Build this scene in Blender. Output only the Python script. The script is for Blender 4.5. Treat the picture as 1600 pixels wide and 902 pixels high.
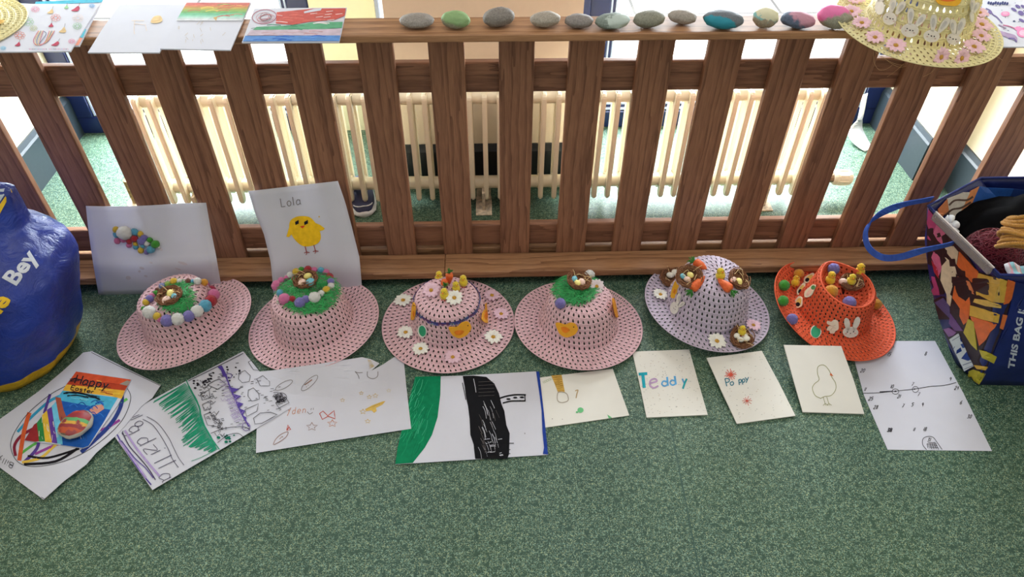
import bpy, bmesh, math, random
from mathutils import Vector, Matrix, noise
from mathutils.bvhtree import BVHTree
from mathutils.geometry import tessellate_polygon
for o in list(bpy.data.objects): bpy.data.objects.remove(o)
C = bpy.context.scene.collection
SC = bpy.context.scene
R = math.radians
PI = math.pi
random.seed(7)
# ------------------------------------------------------------------ camera
FPX, PITCH, YAW, ROLL, EYE = 1113.6, .7661, .0377, .0077, Vector((0, 0, 1.2128))
FW = Vector((math.sin(YAW)*math.cos(PITCH), math.cos(YAW)*math.cos(PITCH), -math.sin(PITCH)))
_r = Vector((math.cos(YAW), -math.sin(YAW), 0)); _u = _r.cross(FW)
RT = _r*math.cos(ROLL) + _u*math.sin(ROLL); UP = -_r*math.sin(ROLL) + _u*math.cos(ROLL)
cam = bpy.data.cameras.new('camera'); camo = bpy.data.objects.new('camera', cam); C.objects.link(camo)
cam.sensor_width = 36; cam.lens = FPX/1600*36; cam.clip_start = .02
mw = Matrix((RT, UP, -FW)).transposed().to_4x4(); mw.translation = EYE
camo.matrix_world = mw
SC.camera = camo
# ------------------------------------------------------------------ light
w = bpy.data.worlds.new('world'); SC.world = w; w.use_nodes = True
w.node_tree.nodes['Background'].inputs[0].default_value = (.92, .96, 1, 1)
w.node_tree.nodes['Background'].inputs[1].default_value = .55
def area(name, loc, to, sx, sy, power, col):
    l = bpy.data.lights.new(name, 'AREA'); l.shape = 'RECTANGLE'; l.size = sx; l.size_y = sy; l.energy = power; l.color = col
    o = bpy.data.objects.new(name, l); C.objects.link(o); o.location = loc
    o.rotation_euler = (Vector(to)-Vector(loc)).to_track_quat('-Z', 'Y').to_euler()
    return o
area('daylight_left', (-.85, 2.30, .64), (-.80, 1.75, 0), 1.0, .5, 76, (.86, .95, 1))
area('daylight_right', (.85, 2.30, .64), (.80, 1.75, 0), 1.0, .5, 76, (.88, .96, 1))
area('open_sky', (0, 4.2, 2.4), (0, 4.0, 0), 4.0, 2.0, 130, (.95, .98, 1))
area('ceiling_light', (-.1, .7, 2.45), (-.1, .9, 0), 2.2, 1.2, 14, (1, .95, .88))
SC.view_settings.view_transform = 'Standard'; SC.view_settings.look = 'None'
SC.view_settings.exposure = 0; SC.view_settings.gamma = 1
SC.view_settings.use_curve_mapping = False
# ------------------------------------------------------------------ picture measurements -> places
def ray(px, py): return (FW + RT*((px-800)/FPX) - UP*((py-451)/FPX))
def atz(px, py, z=0.0):
    d = ray(px, py); return EYE + d*((z-EYE.z)/d.z)
def aty(px, py, y):
    d = ray(px, py); return EYE + d*(y/d.y)
def depth(p): return (Vector(p)-EYE).dot(FW)
def crop(ox, oy, s, pts): return [(ox+p[0]*s, oy+p[1]*s) + tuple(p[2:]) for p in pts]
# ------------------------------------------------------------------ materials
def lin(c):
    return tuple((x/255/12.92 if x/255 <= .04045 else ((x/255+.055)/1.055)**2.4) for x in c)
class N:
    def __init__(s, name):
        s.m = bpy.data.materials.new(name); s.m.use_nodes = True; s.t = s.m.node_tree; s.b = s.t.nodes['Principled BSDF']
    def n(s, typ, **kw):
        o = s.t.nodes.new(typ)
        for k, v in kw.items():
            if k.startswith('i_'): o.inputs[k[2:].replace('_', ' ')].default_value = v
            else: setattr(o, k, v)
        return o
    def l(s, a, b): s.t.links.new(a, b)
    def coords(s, scale=(1, 1, 1), rnd=True):
        tc = s.n('ShaderNodeTexCoord'); mp = s.n('ShaderNodeMapping'); mp.inputs['Scale'].default_value = scale
        if rnd:
            oi = s.n('ShaderNodeObjectInfo'); mul = s.n('ShaderNodeVectorMath', operation='SCALE'); mul.inputs[0].default_value = (7.3, 11.1, 5.7)
            s.l(oi.outputs['Random'], mul.inputs['Scale'])
            ad = s.n('ShaderNodeVectorMath', operation='ADD'); s.l(tc.outputs['Object'], ad.inputs[0]); s.l(mul.outputs[0], ad.inputs[1])
            s.l(ad.outputs[0], mp.inputs[0])
        else: s.l(tc.outputs['Object'], mp.inputs[0])
        return mp.outputs[0]
    def ramp(s, fac, stops, interp='LINEAR'):
        r = s.n('ShaderNodeValToRGB'); r.color_ramp.interpolation = interp
        e = r.color_ramp.elements
        while len(e) < len(stops): e.new(.5)
        for i, (p, c) in enumerate(stops): e[i].position = p; e[i].color = (*c, 1)
        s.l(fac, r.inputs[0]); return r.outputs[0]
    def noise(s, vec, scale, detail=3, rough=.5, dist=0):
        o = s.n('ShaderNodeTexNoise', i_Scale=scale, i_Detail=detail, i_Roughness=rough, i_Distortion=dist)
        if vec is not None: s.l(vec, o.inputs['Vector'])
        return o.outputs['Fac']
    def mix(s, f, a, b, typ='MIX'):
        o = s.n('ShaderNodeMix', data_type='RGBA', blend_type=typ)
        for k, v in ((0, f), (6, a), (7, b)):
            if isinstance(v, (int, float)): o.inputs[k].default_value = v
            elif isinstance(v, tuple): o.inputs[k].default_value = (*v, 1)
            else: s.l(v, o.inputs[k])
        return o.outputs[2]
    def math(s, op, a, b=0.0):
        o = s.n('ShaderNodeMath', operation=op)
        for k, v in ((0, a), (1, b)):
            if isinstance(v, (int, float)): o.inputs[k].default_value = v
            else: s.l(v, o.inputs[k])
        return o.outputs[0]
    def bump(s, h, strength=.3, dist=.002):
        b = s.n('ShaderNodeBump', i_Strength=strength, i_Distance=dist); s.l(h, b.inputs['Height']); s.l(b.outputs[0], s.b.inputs['Normal'])
    def col(s, c):
        if isinstance(c, tuple): s.b.inputs['Base Color'].default_value = (*c, 1)
        else: s.l(c, s.b.inputs['Base Color'])
        return s
    def rough(s, r, spec=.5):
        s.b.inputs['Roughness'].default_value = r; s.b.inputs['Specular IOR Level'].default_value = spec; return s
_mc = {}
def flat(rgb, rough=.7, spec=.3, var=.06, metal=0, bump=0):
    key = (tuple(rgb), rough, spec, var, metal, bump)
    if key in _mc: return _mc[key]
    m = N('paint_%d_%d_%d' % tuple(rgb)); c = lin(rgb)
    v = m.coords(rnd=False); n = m.noise(v, 90, 3)
    m.col(m.ramp(n, [(.3, tuple(x*(1-var) for x in c)), (.7, tuple(min(1, x*(1+var)) for x in c))])); m.rough(rough, spec)
    m.b.inputs['Metallic'].default_value = metal
    if bump: m.bump(m.noise(v, 500, 4), bump, .001)
    _mc[key] = m.m; return m.m
def felt(rgb):
    key = ('felt', tuple(rgb))
    if key in _mc: return _mc[key]
    m = N('felt_%d_%d_%d' % tuple(rgb)); c = lin(rgb); v = m.coords()
    n = m.noise(v, 500, 4, .7)
    m.col(m.ramp(n, [(.3, tuple(x*.8 for x in c)), (.7, tuple(min(1, x*1.12) for x in c))])); m.rough(.95, .1); m.bump(n, .8, .002)
    m.b.inputs['Sheen Weight'].default_value = .3
    _mc[key] = m.m; return m.m
def wood(name, axis, dark, light, ring=1.0):
    m = N(name); sc = [1, 1, 1]; sc[axis] = .07
    v = m.coords(tuple(sc))
    wv = m.n('ShaderNodeTexWave', wave_type='BANDS', bands_direction='X' if axis != 0 else 'Y', wave_profile='SAW')
    wv.inputs['Scale'].default_value = 17*ring; wv.inputs['Distortion'].default_value = 11; wv.inputs['Detail'].default_value = 3
    wv.inputs['Detail Scale'].default_value = 1.6; wv.inputs['Detail Roughness'].default_value = .62; m.l(v, wv.inputs['Vector'])
    fine = m.noise(v, 330, 3, .6); big = m.noise(v, 14, 2)
    g = m.ramp(wv.outputs['Fac'], [(0, (1, 1, 1)), (.55, (.84,)*3), (.86, (.3,)*3), (1, (.05,)*3)])
    c1 = m.mix(g, lin(dark), lin(light))
    c2 = m.mix(.42, c1, m.ramp(fine, [(.32, lin(dark)), (.7, lin(light))]))
    c3 = m.mix(1.0, c2, m.ramp(big, [(.3, (.84, .82, .82)), (.7, (1.06, 1.04, 1.0))]), 'MULTIPLY')
    m.col(c3); m.rough(.5, .35); m.bump(fine, .12, .001)
    return m.m
# ------------------------------------------------------------------ mesh helpers
def link(name, me, mats, parent=None, smooth=False):
    if not isinstance(mats, (list, tuple)): mats = [mats]
    for m in mats: me.materials.append(m)
    if smooth:
        for p in me.polygons: p.use_smooth = True
    o = bpy.data.objects.new(name, me); C.objects.link(o)
    if parent: o.parent = parent
    return o
def mk(name, vs, fs, mats, parent=None, smooth=False, mi=None, world=False):
    """mesh object; with world=True the vertices are in world space and are brought into the parent's space"""
    me = bpy.data.meshes.new(name)
    if world and parent:
        inv = wmat(parent).inverted(); vs = [inv @ Vector(v) for v in vs]
    me.from_pydata([tuple(v) for v in vs], [], fs); me.update()
    o = link(name, me, mats, parent, smooth)
    if mi:
        for p, i in zip(me.polygons, mi): p.material_index = i
    return o
def wmat(o):
    m = o.matrix_basis.copy()
    return wmat(o.parent) @ m if o.parent else m
def bmo(name, bm, mats, parent=None, smooth=False):
    me = bpy.data.meshes.new(name); bm.to_mesh(me); bm.free(); return link(name, me, mats, parent, smooth)
def tag(o, label, cat, group=None, kind=None):
    o['label'] = label; o['category'] = cat
    if group: o['group'] = group
    if kind: o['kind'] = kind
    return o
def struct(o): o['kind'] = 'structure'; return o
def empty(name, loc=(0, 0, 0), rot=(0, 0, 0), parent=None):
    o = bpy.data.objects.new(name, None); C.objects.link(o); o.location = loc; o.rotation_euler = rot; o.parent = parent
    o.empty_display_size = .02; return o
def bx(bm, x0, x1, y0, y1, z0, z1, bev=0, seg=2):
    g = bmesh.ops.create_cube(bm, size=1); vs = g['verts']
    for v in vs: v.co = Vector(((x0+x1)/2+v.co.x*(x1-x0), (y0+y1)/2+v.co.y*(y1-y0), (z0+z1)/2+v.co.z*(z1-z0)))
    if bev:
        es = list({e for v in vs for e in v.link_edges})
        bmesh.ops.bevel(bm, geom=es, offset=bev, segments=seg, affect='EDGES', profile=.6)
def box(name, d, mat, parent=None, bev=0, smooth=False, seg=2):
    bm = bmesh.new(); bx(bm, *d, bev=bev, seg=seg); return bmo(name, bm, mat, parent, smooth)
def tube(vs, fs, pts, r, n=6, closed=False, taper=None):
    """append a tube along pts"""
    pts = [Vector(p) for p in pts]; b = len(vs); m = len(pts)
    for i, p in enumerate(pts):
        a = pts[(i-1) % m] if (closed or i) else pts[0]; c = pts[(i+1) % m] if (closed or i < m-1) else pts[-1]
        t = (c-a).normalized() if (c-a).length > 1e-9 else Vector((0, 0, 1))
        s = t.cross(Vector((0, 0, 1)) if abs(t.z) < .9 else Vector((1, 0, 0))).normalized(); q = t.cross(s)
        rr = r*(taper(i/(m-1)) if taper else 1)
        for k in range(n):
            an = 2*PI*k/n; vs.append(p + s*math.cos(an)*rr + q*math.sin(an)*rr)
    for i in range(m if closed else m-1):
        for k in range(n):
            i2 = (i+1) % m
            fs.append((b+i*n+k, b+i*n+(k+1) % n, b+i2*n+(k+1) % n, b+i2*n+k))
    if not closed:
        fs.append(tuple(b+k for k in range(n))[::-1]); fs.append(tuple(b+(m-1)*n+k for k in range(n)))
def ball(bm, c, r, sub=2, sc=(1, 1, 1), rough=0, seed=0, rot=None):
    g = bmesh.ops.create_icosphere(bm, subdivisions=sub, radius=1)
    for v in g['verts']:
        d = v.co.normalized(); k = 1 + rough*noise.noise(d*2.3+Vector((seed*3.1, seed*1.7, 0))) + rough*.5*noise.noise(d*7+Vector((seed, 0, 3)))
        p = Vector((d.x*r*sc[0]*k, d.y*r*sc[1]*k, d.z*r*sc[2]*k))
        if rot: p = rot @ p
        v.co = p + Vector(c)
    return g['verts']
# ------------------------------------------------------------------ drawing on a surface (ink, paint, print lie on it)
class Surf:
    def __init__(s, objs=None, vs=None, fs=None, plane=None):
        s.plane = plane
        if plane: return
        if objs:
            vs, fs = [], []
            for o in objs:
                b = len(vs); M = wmat(o); vs += [M @ v.co for v in o.data.vertices]; fs += [tuple(b+i for i in p.vertices) for p in o.data.polygons]
        s.b = BVHTree.FromPolygons([tuple(v) for v in vs], fs)
    def hit(s, px, py):
        d = ray(px, py).normalized()
        if s.plane:
            p, n = s.plane; t = (p-EYE).dot(n)/d.dot(n); return EYE+d*t, (n if n.dot(d) < 0 else -n)
        loc, n, i, dist = s.b.ray_cast(EYE, d)
        if loc is None: return None, None
        return loc, (n if n.dot(d) < 0 else -n)
    def near(s, px, py, t0=1.2, t1=2.1):
        """closest surface point to a sight line that just misses it"""
        d = ray(px, py).normalized(); best = None
        for i in range(120):
            p = EYE+d*(t0+(t1-t0)*i/119); loc, n, k, dist = s.b.find_nearest(p)
            if best is None or dist < best[0]: best = (dist, p, loc, n)
        return best
class Ink:
    """collects flat strokes and filled shapes given in picture measurements and lays them on a surface"""
    def __init__(s, surf, lift=.0004): s.s = surf; s.vs = []; s.fs = []; s.mi = []; s.mats = []; s.lift = lift; s.layer = 0; s.step = .012
    def m(s, mat):
        if mat not in s.mats: s.mats.append(mat)
        return s.mats.index(mat)
    def put(s, pts, fs, mat, miss='skip'):
        s.layer += 1; L = s.lift*(1+s.step*s.layer); mi = s.m(mat); idx = []
        for x, y in pts:
            p, n = s.s.hit(x, y)
            if p is None: idx.append(None); continue
            idx.append(len(s.vs)); s.vs.append(p+n*L)
        for f in fs:
            g = [idx[i] for i in f]
            if None in g: continue
            s.fs.append(tuple(g)); s.mi.append(mi)
    def line(s, pts, wd, mat, closed=False, smooth=True, wob=0):
        P = [Vector(p[:2]) for p in pts]
        if smooth and len(P) > 2: P = catmull(P, closed)
        if closed: P = P+[P[0]]
        Q = []
        for a, b in zip(P, P[1:]):
            k = max(1, int((b-a).length/6))
            for i in range(k): Q.append(a+(b-a)*i/k)
        Q.append(P[-1])
        if len(Q) < 2: return
        out = []; n = len(Q)
        for i, p in enumerate(Q):
            t = Q[min(i+1, n-1)]-Q[max(i-1, 0)]
            if t.length < 1e-6: t = Vector((1, 0))
            t.normalize(); q = Vector((-t.y, t.x)); h = wd/2*(1+wob*noise.noise(Vector((i*.7, s.layer, 0))))
            out += [p+q*h, p-q*h]
        s.put(out, [(2*i, 2*i+1, 2*i+3, 2*i+2) for i in range(n-1)], mat)
    def fill(s, pts, mat, sub=0, smooth=False):
        P = [Vector((p[0], p[1])) for p in pts]
        if smooth: P = catmull(P, True)
        bm = bmesh.new(); vv = [bm.verts.new((p.x, p.y, 0)) for p in P]
        tri = tessellate_polygon([[Vector((p.x, p.y, 0)) for p in P]])
        for t in tri:
            try: bm.faces.new([vv[i] for i in t])
            except ValueError: pass
        for _ in range(sub):
            bmesh.ops.subdivide_edges(bm, edges=[e for e in bm.edges if e.calc_length() > (9 if sub < 4 else 4)], cuts=1)
            bmesh.ops.triangulate(bm, faces=bm.faces)
        bm.verts.index_update()
        s.put([(v.co.x, v.co.y) for v in bm.verts], [tuple(v.index for v in f.verts) for f in bm.faces], mat); bm.free()
    def ell(s, c, rx, ry, mat, ang=0, sub=0, line=None, n=20):
        ca, sa = math.cos(ang), math.sin(ang)
        P = [(c[0]+rx*math.cos(t)*ca-ry*math.sin(t)*sa, c[1]+rx*math.cos(t)*sa+ry*math.sin(t)*ca) for t in [2*PI*i/n for i in range(n)]]
        if line: s.line(P, line, mat, closed=True, smooth=False)
        else: s.fill(P, mat, sub)
    def write(s, txt, org, ex, ey, wd, mat, gap=.25):
        x = 0
        for ch in txt:
            if ch == ' ': x += .7; continue
            wdt, strokes = GL[ch]
            for st in strokes:
                s.line([(org[0]+ex[0]*(x+a)+ey[0]*b, org[1]+ex[1]*(x+a)+ey[1]*b) for a, b in st], wd, mat, smooth=len(st) > 3)
            x += wdt+gap
    def type(s, txt, org, ex, ey, mat, sub=1, bold=.0):
        cu = bpy.data.curves.new('t', 'FONT'); cu.body = txt; cu.size = 1; cu.offset = bold; cu.resolution_u = 3
        o = bpy.data.objects.new('t', cu); C.objects.link(o); bpy.context.view_layer.update()
        me = bpy.data.meshes.new_from_object(o); bm = bmesh.new(); bm.from_mesh(me)
        bpy.data.objects.remove(o); bpy.data.curves.remove(cu); bpy.data.meshes.remove(me)
        for v in bm.verts: v.co = Vector((org[0]+ex[0]*v.co.x+ey[0]*v.co.y, org[1]+ex[1]*v.co.x+ey[1]*v.co.y, 0))
        bmesh.ops.triangulate(bm, faces=bm.faces)
        for _ in range(sub):
            bmesh.ops.subdivide_edges(bm, edges=[e for e in bm.edges if e.calc_length() > 9], cuts=1); bmesh.ops.triangulate(bm, faces=bm.faces)
        bm.verts.index_update()
        s.put([(v.co.x, v.co.y) for v in bm.verts], [tuple(v.index for v in f.verts) for f in bm.faces], mat); bm.free()
def catmull(P, closed=False, k=5):
    n = len(P); out = []
    for i in range(n if closed else n-1):
        p0 = P[(i-1) % n] if (closed or i) else P[0]; p1 = P[i]; p2 = P[(i+1) % n]; p3 = P[(i+2) % n] if (closed or i < n-2) else P[-1]
        for j in range(k):
            t = j/k; out.append(.5*((2*p1)+(p2-p0)*t+(2*p0-5*p1+4*p2-p3)*t*t+(3*p1-p0-3*p2+p3)*t*t*t))
    if not closed: out.append(P[-1])
    return out
GL = {  # handwriting: width, strokes in a unit box (y up)
 'T': (.7, [[(0, 1), (.7, 1)], [(.35, 1), (.35, 0)]]), 'L': (.5, [[(0, 1), (0, 0), (.5, 0)]]),
 'e': (.5, [[(.02, .3), (.48, .34), (.4, .58), (.18, .6), (0, .35), (.1, .05), (.45, .06)]]),
 'd': (.5, [[(.45, .5), (.2, .58), (0, .3), (.15, 0), (.42, .1)], [(.46, 1), (.46, 0)]]),
 'y': (.5, [[(0, .6), (.22, .1)], [(.48, .6), (.2, 0), (.05, -.35)]]),
 'P': (.5, [[(0, 0), (0, 1)], [(0, 1), (.35, .95), (.45, .75), (.3, .52), (0, .5)]]),
 'o': (.5, [[(.25, .6), (.02, .4), (.1, .04), (.35, .02), (.5, .3), (.4, .55), (.25, .6)]]),
 'p': (.5, [[(.02, .6), (.02, -.35)], [(.02, .5), (.3, .6), (.48, .35), (.3, .05), (.02, .1)]]),
 'l': (.15, [[(.05, 1), (.05, 0)]]), 'i': (.1, [[(.05, .6), (.05, 0)], [(.03, .85), (.08, .9)]]),
 'a': (.5, [[(.45, .5), (.2, .6), (0, .3), (.12, 0), (.42, .15)], [(.46, .6), (.46, .1), (.55, 0)]]),
 'H': (.6, [[(0, 0), (0, 1)], [(.6, 0), (.6, 1)], [(0, .5), (.6, .5)]]),
 'E': (.5, [[(.5, 1), (0, 1), (0, 0), (.5, 0)], [(0, .5), (.4, .5)]]),
 's': (.4, [[(.4, .55), (.1, .58), (.05, .38), (.35, .25), (.35, .05), (0, .02)]]),
 't': (.4, [[(.2, .9), (.2, .05), (.38, 0)], [(0, .6), (.4, .6)]]),
 'r': (.35, [[(.03, .6), (.03, 0)], [(.03, .4), (.18, .6), (.35, .55)]]),
 'n': (.5, [[(.03, .6), (.03, 0)], [(.03, .45), (.25, .6), (.45, .4), (.45, 0)]]),
 'Y': (.5, [[(0, 1), (.25, .5)], [(.5, 1), (.1, -.2)]]), 'B': (.5, [[(0, 0), (0, 1), (.4, .95), (.4, .6), (0, .5), (.48, .4), (.45, .05), (0, 0)]]),
 'g': (.5, [[(.45, .5), (.2, .6), (0, .35), (.15, .05), (.42, .15)], [(.46, .6), (.46, -.2), (.2, -.4), (0, -.25)]]),
 'z': (.5, [[(0, .6), (.5, .6), (0, 0), (.5, 0)]]),
 '0': (.45, [[(.2, 1), (0, .6), (.05, .1), (.3, 0), (.45, .4), (.4, .9), (.2, 1)]]), '1': (.1, [[(.05, 1), (.05, 0)]]),
 '2': (.5, [[(0, .8), (.25, 1), (.45, .75), (.0, 0), (.5, .02)]]), '3': (.5, [[(0, .95), (.4, .95), (.15, .55), (.45, .3), (.25, 0), (0, .08)]]),
 '4': (.5, [[(.3, 1), (0, .4), (.5, .4)], [(.35, .7), (.35, 0)]]), '5': (.5, [[(.5, 1), (.05, 1), (.05, .6), (.4, .6), (.45, .2), (.2, 0), (0, .08)]]),
 '6': (.5, [[(.4, 1), (.05, .5), (.1, .05), (.4, .05), (.45, .4), (.1, .4)]]), '7': (.5, [[(0, 1), (.5, 1), (.2, 0)]]),
 '8': (.5, [[(.25, .5), (.05, .75), (.25, 1), (.45, .75), (.25, .5), (.0, .2), (.25, 0), (.5, .2), (.25, .5)]]),
 '9': (.5, [[(.45, .7), (.2, 1), (.02, .75), (.2, .5), (.45, .7), (.4, 0)]]),
}
# ------------------------------------------------------------------ THE SETTING
m = N('speckled_vinyl'); v = m.coords(rnd=False)
n1 = m.noise(v, 235, 2.2, .55, .35); n2 = m.noise(v, 95, 2, .5); n3 = m.noise(v, 3.2, 3); n4 = m.noise(v, 260, 1.0)
worm = m.math('ABSOLUTE', m.math('SUBTRACT', n1, .5))
base = m.mix(m.ramp(n3, [(.35, (0, 0, 0)), (.68, (1, 1, 1))]), lin((46, 76, 66)), lin((50, 80, 60)))
fl = m.ramp(worm, [(.019, (1, 1, 1)), (.038, (0, 0, 0))])
fl2 = m.ramp(n2, [(.36, (0, 0, 0)), (.45, (1, 1, 1))])
mask = m.mix(1.0, fl, fl2, 'MULTIPLY')
flc = m.mix(m.ramp(n4, [(.45, (0, 0, 0)), (.6, (1, 1, 1))]), lin((130, 162, 146)), lin((160, 172, 134)))
c = m.mix(mask, base, flc)
dk = m.ramp(m.noise(v, 150, 2), [(.36, (1, 1, 1)), (.44, (0, 0, 0))])
c = m.mix(m.math('MULTIPLY', dk, .55), c, lin((34, 62, 52)))
sx = m.n('ShaderNodeSeparateXYZ'); m.l(v, sx.inputs[0])
xs = m.math('ADD', sx.outputs[0], m.math('MULTIPLY', sx.outputs[1], -.03))
seam = m.math('LESS_THAN', m.math('ABSOLUTE', m.math('SUBTRACT', xs, .334)), .0016)
seam = m.math('MULTIPLY', seam, m.math('LESS_THAN', sx.outputs[1], 1.3))
c = m.mix(m.math('MULTIPLY', seam, .8), c, lin((42, 76, 68)))
m.col(c); m.rough(.48, .4); m.bump(n1, .12, .0006)
FLOOR = m.m
struct(mk('floor', [(-3, -1.5, 0), (3, -1.5, 0), (3, 2.02, 0), (-3, 2.02, 0)], [(0, 1, 2, 3)], FLOOR))
def plaster(name, rgb):
    m = N(name); v = m.coords(rnd=False); n = m.noise(v, 60, 5, .6); c = lin(rgb)
    m.col(m.ramp(n, [(.3, tuple(x*.97 for x in c)), (.7, c)])); m.rough(.7, .2); m.bump(n, .06, .002); return m.m
W_BEIGE = plaster('beige_wall_paint', (238, 220, 198)); W_CREAM = plaster('cream_wall_paint', (244, 234, 204)); W_YEL = plaster('pale_yellow_wall_paint', (246, 240, 206))
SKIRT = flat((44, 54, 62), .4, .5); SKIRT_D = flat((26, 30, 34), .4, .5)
NAVY = flat((22, 34, 84), .3, .5); BEAD_GLOSS = flat((190, 205, 232), .3, .5)  # pale bead tone has the glossy reflection painted into it
struct(box('wall_centre', (-.25, .232, 1.70, 2.04, 0, 2.5), W_BEIGE))
struct(box('wall_back', (-.50, -.33, 2.0, 2.06, 0, 2.5), W_YEL))
struct(box('wall_left', (-1.50, -1.29, 1.70, 2.06, 0, 2.5), W_CREAM))
struct(box('wall_left', (-1.60, -1.37, -1.5, 1.70, 0, 2.5), W_CREAM))
struct(box('wall_right', (1.247, 1.50, 1.70, 2.06, 0, 2.5), W_CREAM))
struct(box('wall_right', (1.325, 1.60, -1.5, 1.70, 0, 2.5), W_CREAM))
def skirt(name, d, mat, ax):   # board with a chamfered top
    bm = bmesh.new(); bx(bm, *d)
    x0, x1, y0, y1, z0, z1 = d
    struct(bmo(name, bm, mat))
def chamfer(name, pts, mat, h=.135, t=.014):
    """skirting board along pts (room side to the left), square foot, sloped top"""
    vs, fs = [], []
    P = [Vector((*p, 0)) for p in pts]; n = len(P)
    nr = []
    for i in range(n):
        ds = []
        if i: ds.append((P[i]-P[i-1]).normalized())
        if i < n-1: ds.append((P[i+1]-P[i]).normalized())
        ns = [Vector((-d.y, d.x, 0)) for d in ds]
        q = sum(ns, Vector())/len(ns); q = q/max(.3, q.length_squared); nr.append(q)
    for p, q in zip(P, nr):
        for o_, z in ((0, 0), (t, 0), (t, h-.018), (t*.72, h-.012), (t*.35, h), (0, h)): vs.append(p+q*o_+Vector((0, 0, z)))
    for i in range(n-1):
        for k in range(5): a = i*6+k; fs.append((a, a+1, a+7, a+6))
    fs += [tuple(range(6)), tuple(range((n-1)*6, n*6))[::-1]]
    return struct(mk(name, vs, fs, mat))
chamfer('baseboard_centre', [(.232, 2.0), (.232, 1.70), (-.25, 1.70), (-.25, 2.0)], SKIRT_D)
chamfer('baseboard_left', [(-1.29, 2.0), (-1.29, 1.70), (-1.37, 1.70), (-1.37, -1.5)], SKIRT)
chamfer('baseboard_right', [(1.247, 2.0), (1.247, 1.70), (1.325, 1.70), (1.325, -1.5)][::-1], SKIRT)
def door(name, x0, x1):
    r = struct(empty(name, (x0, 2.0, 0)))
    bm = bmesh.new(); W = x1-x0; H = 2.2
    bx(bm, 0, W, 0, .05, 0, .055, .004); bx(bm, 0, .06, 0, .05, .055, H, .004); bx(bm, W-.06, W, 0, .05, .055, H, .004); bx(bm, 0, W, 0, .05, H, H+.06)
    bmo('door_frame', bm, NAVY, r)
    bm = bmesh.new()
    for i, (a, t) in enumerate(((.062, .005), (.077, .005))):
        z = a-.004; y0 = .006+i*.008
        bx(bm, a, W-a, y0, y0+.02, z, z+t); bx(bm, a, a+t, y0, y0+.02, z+t, H); bx(bm, W-a-t, W-a, y0, y0+.02, z+t, H)
    bmo('glazing_bead', bm, BEAD_GLOSS, r)
    bm = bmesh.new(); a = .068; bx(bm, a, W-a, .016, .04, .064, .072); bx(bm, a, a+.008, .016, .04, .072, H); bx(bm, W-a-.008, W-a, .016, .04, .072, H); bmo('inner_frame', bm, NAVY, r)
    g = N('window_glass'); g.b.inputs['Transmission Weight'].default_value = 1; g.b.inputs['Roughness'].default_value = 0; g.b.inputs['IOR'].default_value = 1.0; g.col((1, 1, 1))
    tr = g.n('ShaderNodeBsdfTransparent'); gl = g.n('ShaderNodeBsdfGlossy', i_Roughness=.02); mx = g.n('ShaderNodeMixShader'); mx.inputs[0].default_value = .04
    g.l(tr.outputs[0], mx.inputs[1]); g.l(gl.outputs[0], mx.inputs[2]); g.l(mx.outputs[0], g.t.nodes['Material Output'].inputs[0])
    mk('glass_pane', [(.082, .028, .076), (W-.082, .028, .076), (W-.082, .028, H), (.082, .028, H)], [(0, 1, 2, 3)], g.m, r)
door('door_1', -1.288, -.502); door('door_2', .29, 1.245)
door_n = struct(empty('window_1', (-.328, 2.0, 0)))
bm = bmesh.new(); bx(bm, 0, .022, 0, .05, 0, 2.2); bx(bm, .022, .078, 0, .05, 0, .06); bmo('window_frame', bm, BEAD_GLOSS, door_n)
bm = bmesh.new(); bx(bm, .0, .012, -.012, 0, 0, 2.2); bmo('window_trim', bm, W_YEL, door_n)
struct(box('trim_1', (-.262, -.251, 1.99, 2.05, 0, 2.5), NAVY)); struct(box('trim_2', (.233, .289, 1.975, 2.05, 0, 2.5), NAVY, bev=.003))
# outside: pale paving seen through the glass
m = N('outdoor_paving'); v = m.coords(rnd=False)
br = m.n('ShaderNodeTexBrick', offset=.5); m.l(v, br.inputs['Vector']); br.inputs['Scale'].default_value = 1
br.inputs['Brick Width'].default_value = .62; br.inputs['Row Height'].default_value = .42; br.inputs['Mortar Size'].default_value = .006
br.inputs['Color1'].default_value = (*lin((240, 238, 232)), 1); br.inputs['Color2'].default_value = (*lin((232, 232, 232)), 1); br.inputs['Mortar'].default_value = (*lin((150, 150, 150)), 1)
sp = m.ramp(m.noise(v, 160, 3), [(.33, (.55,)*3), (.42, (1,)*3)]); m.col(m.mix(1.0, br.outputs[0], sp, 'MULTIPLY')); m.rough(.8)
struct(mk('ground_outside', [(-4, 2.06, -.03), (4, 2.06, -.03), (4, 6, -.03), (-4, 6, -.03)], [(0, 1, 2, 3)], m.m))
struct(box('trim_3', (-1.6, 1.6, 2.02, 2.10, -.05, -.001), flat((190, 190, 190))))
# ------------------------------------------------------------------ PICKET FENCE
WD, WL = (98, 64, 48), (162, 116, 90)
W_Z = wood('varnished_softwood_upright', 2, WD, WL); W_X = wood('varnished_softwood_rail', 0, WD, WL, 1.0)
W_CAP = wood('worn_softwood_board', 0, (112, 74, 50), (182, 138, 102), .8)
FX0, FX1 = -1.352, 1.308
fence = tag(empty('picket_fence', (0, 1.341, 0)), 'low varnished wooden picket fence across the room in front of the radiator', 'fence')
SL0, SLP, SLW = -.8159, .13944, .0714
for i in range(-3, 15):
    x = SL0+SLP*i
    bm = bmesh.new(); bx(bm, -SLW/2, SLW/2, 0, .018, .004, .622, .004, 3); o = bmo('slat', bm, W_Z, fence, True); o.location = (x+SLW/2, 0, 0)
    o.data.polygons.foreach_set('use_smooth', [False]*len(o.data.polygons))
def board(name, x0, x1, y0, y1, z0, z1, mat, bev=.004):
    bm = bmesh.new(); bx(bm, x0, x1, y0-1.341, y1-1.341, z0, z1, bev, 3); return bmo(name, bm, mat, fence)
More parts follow.
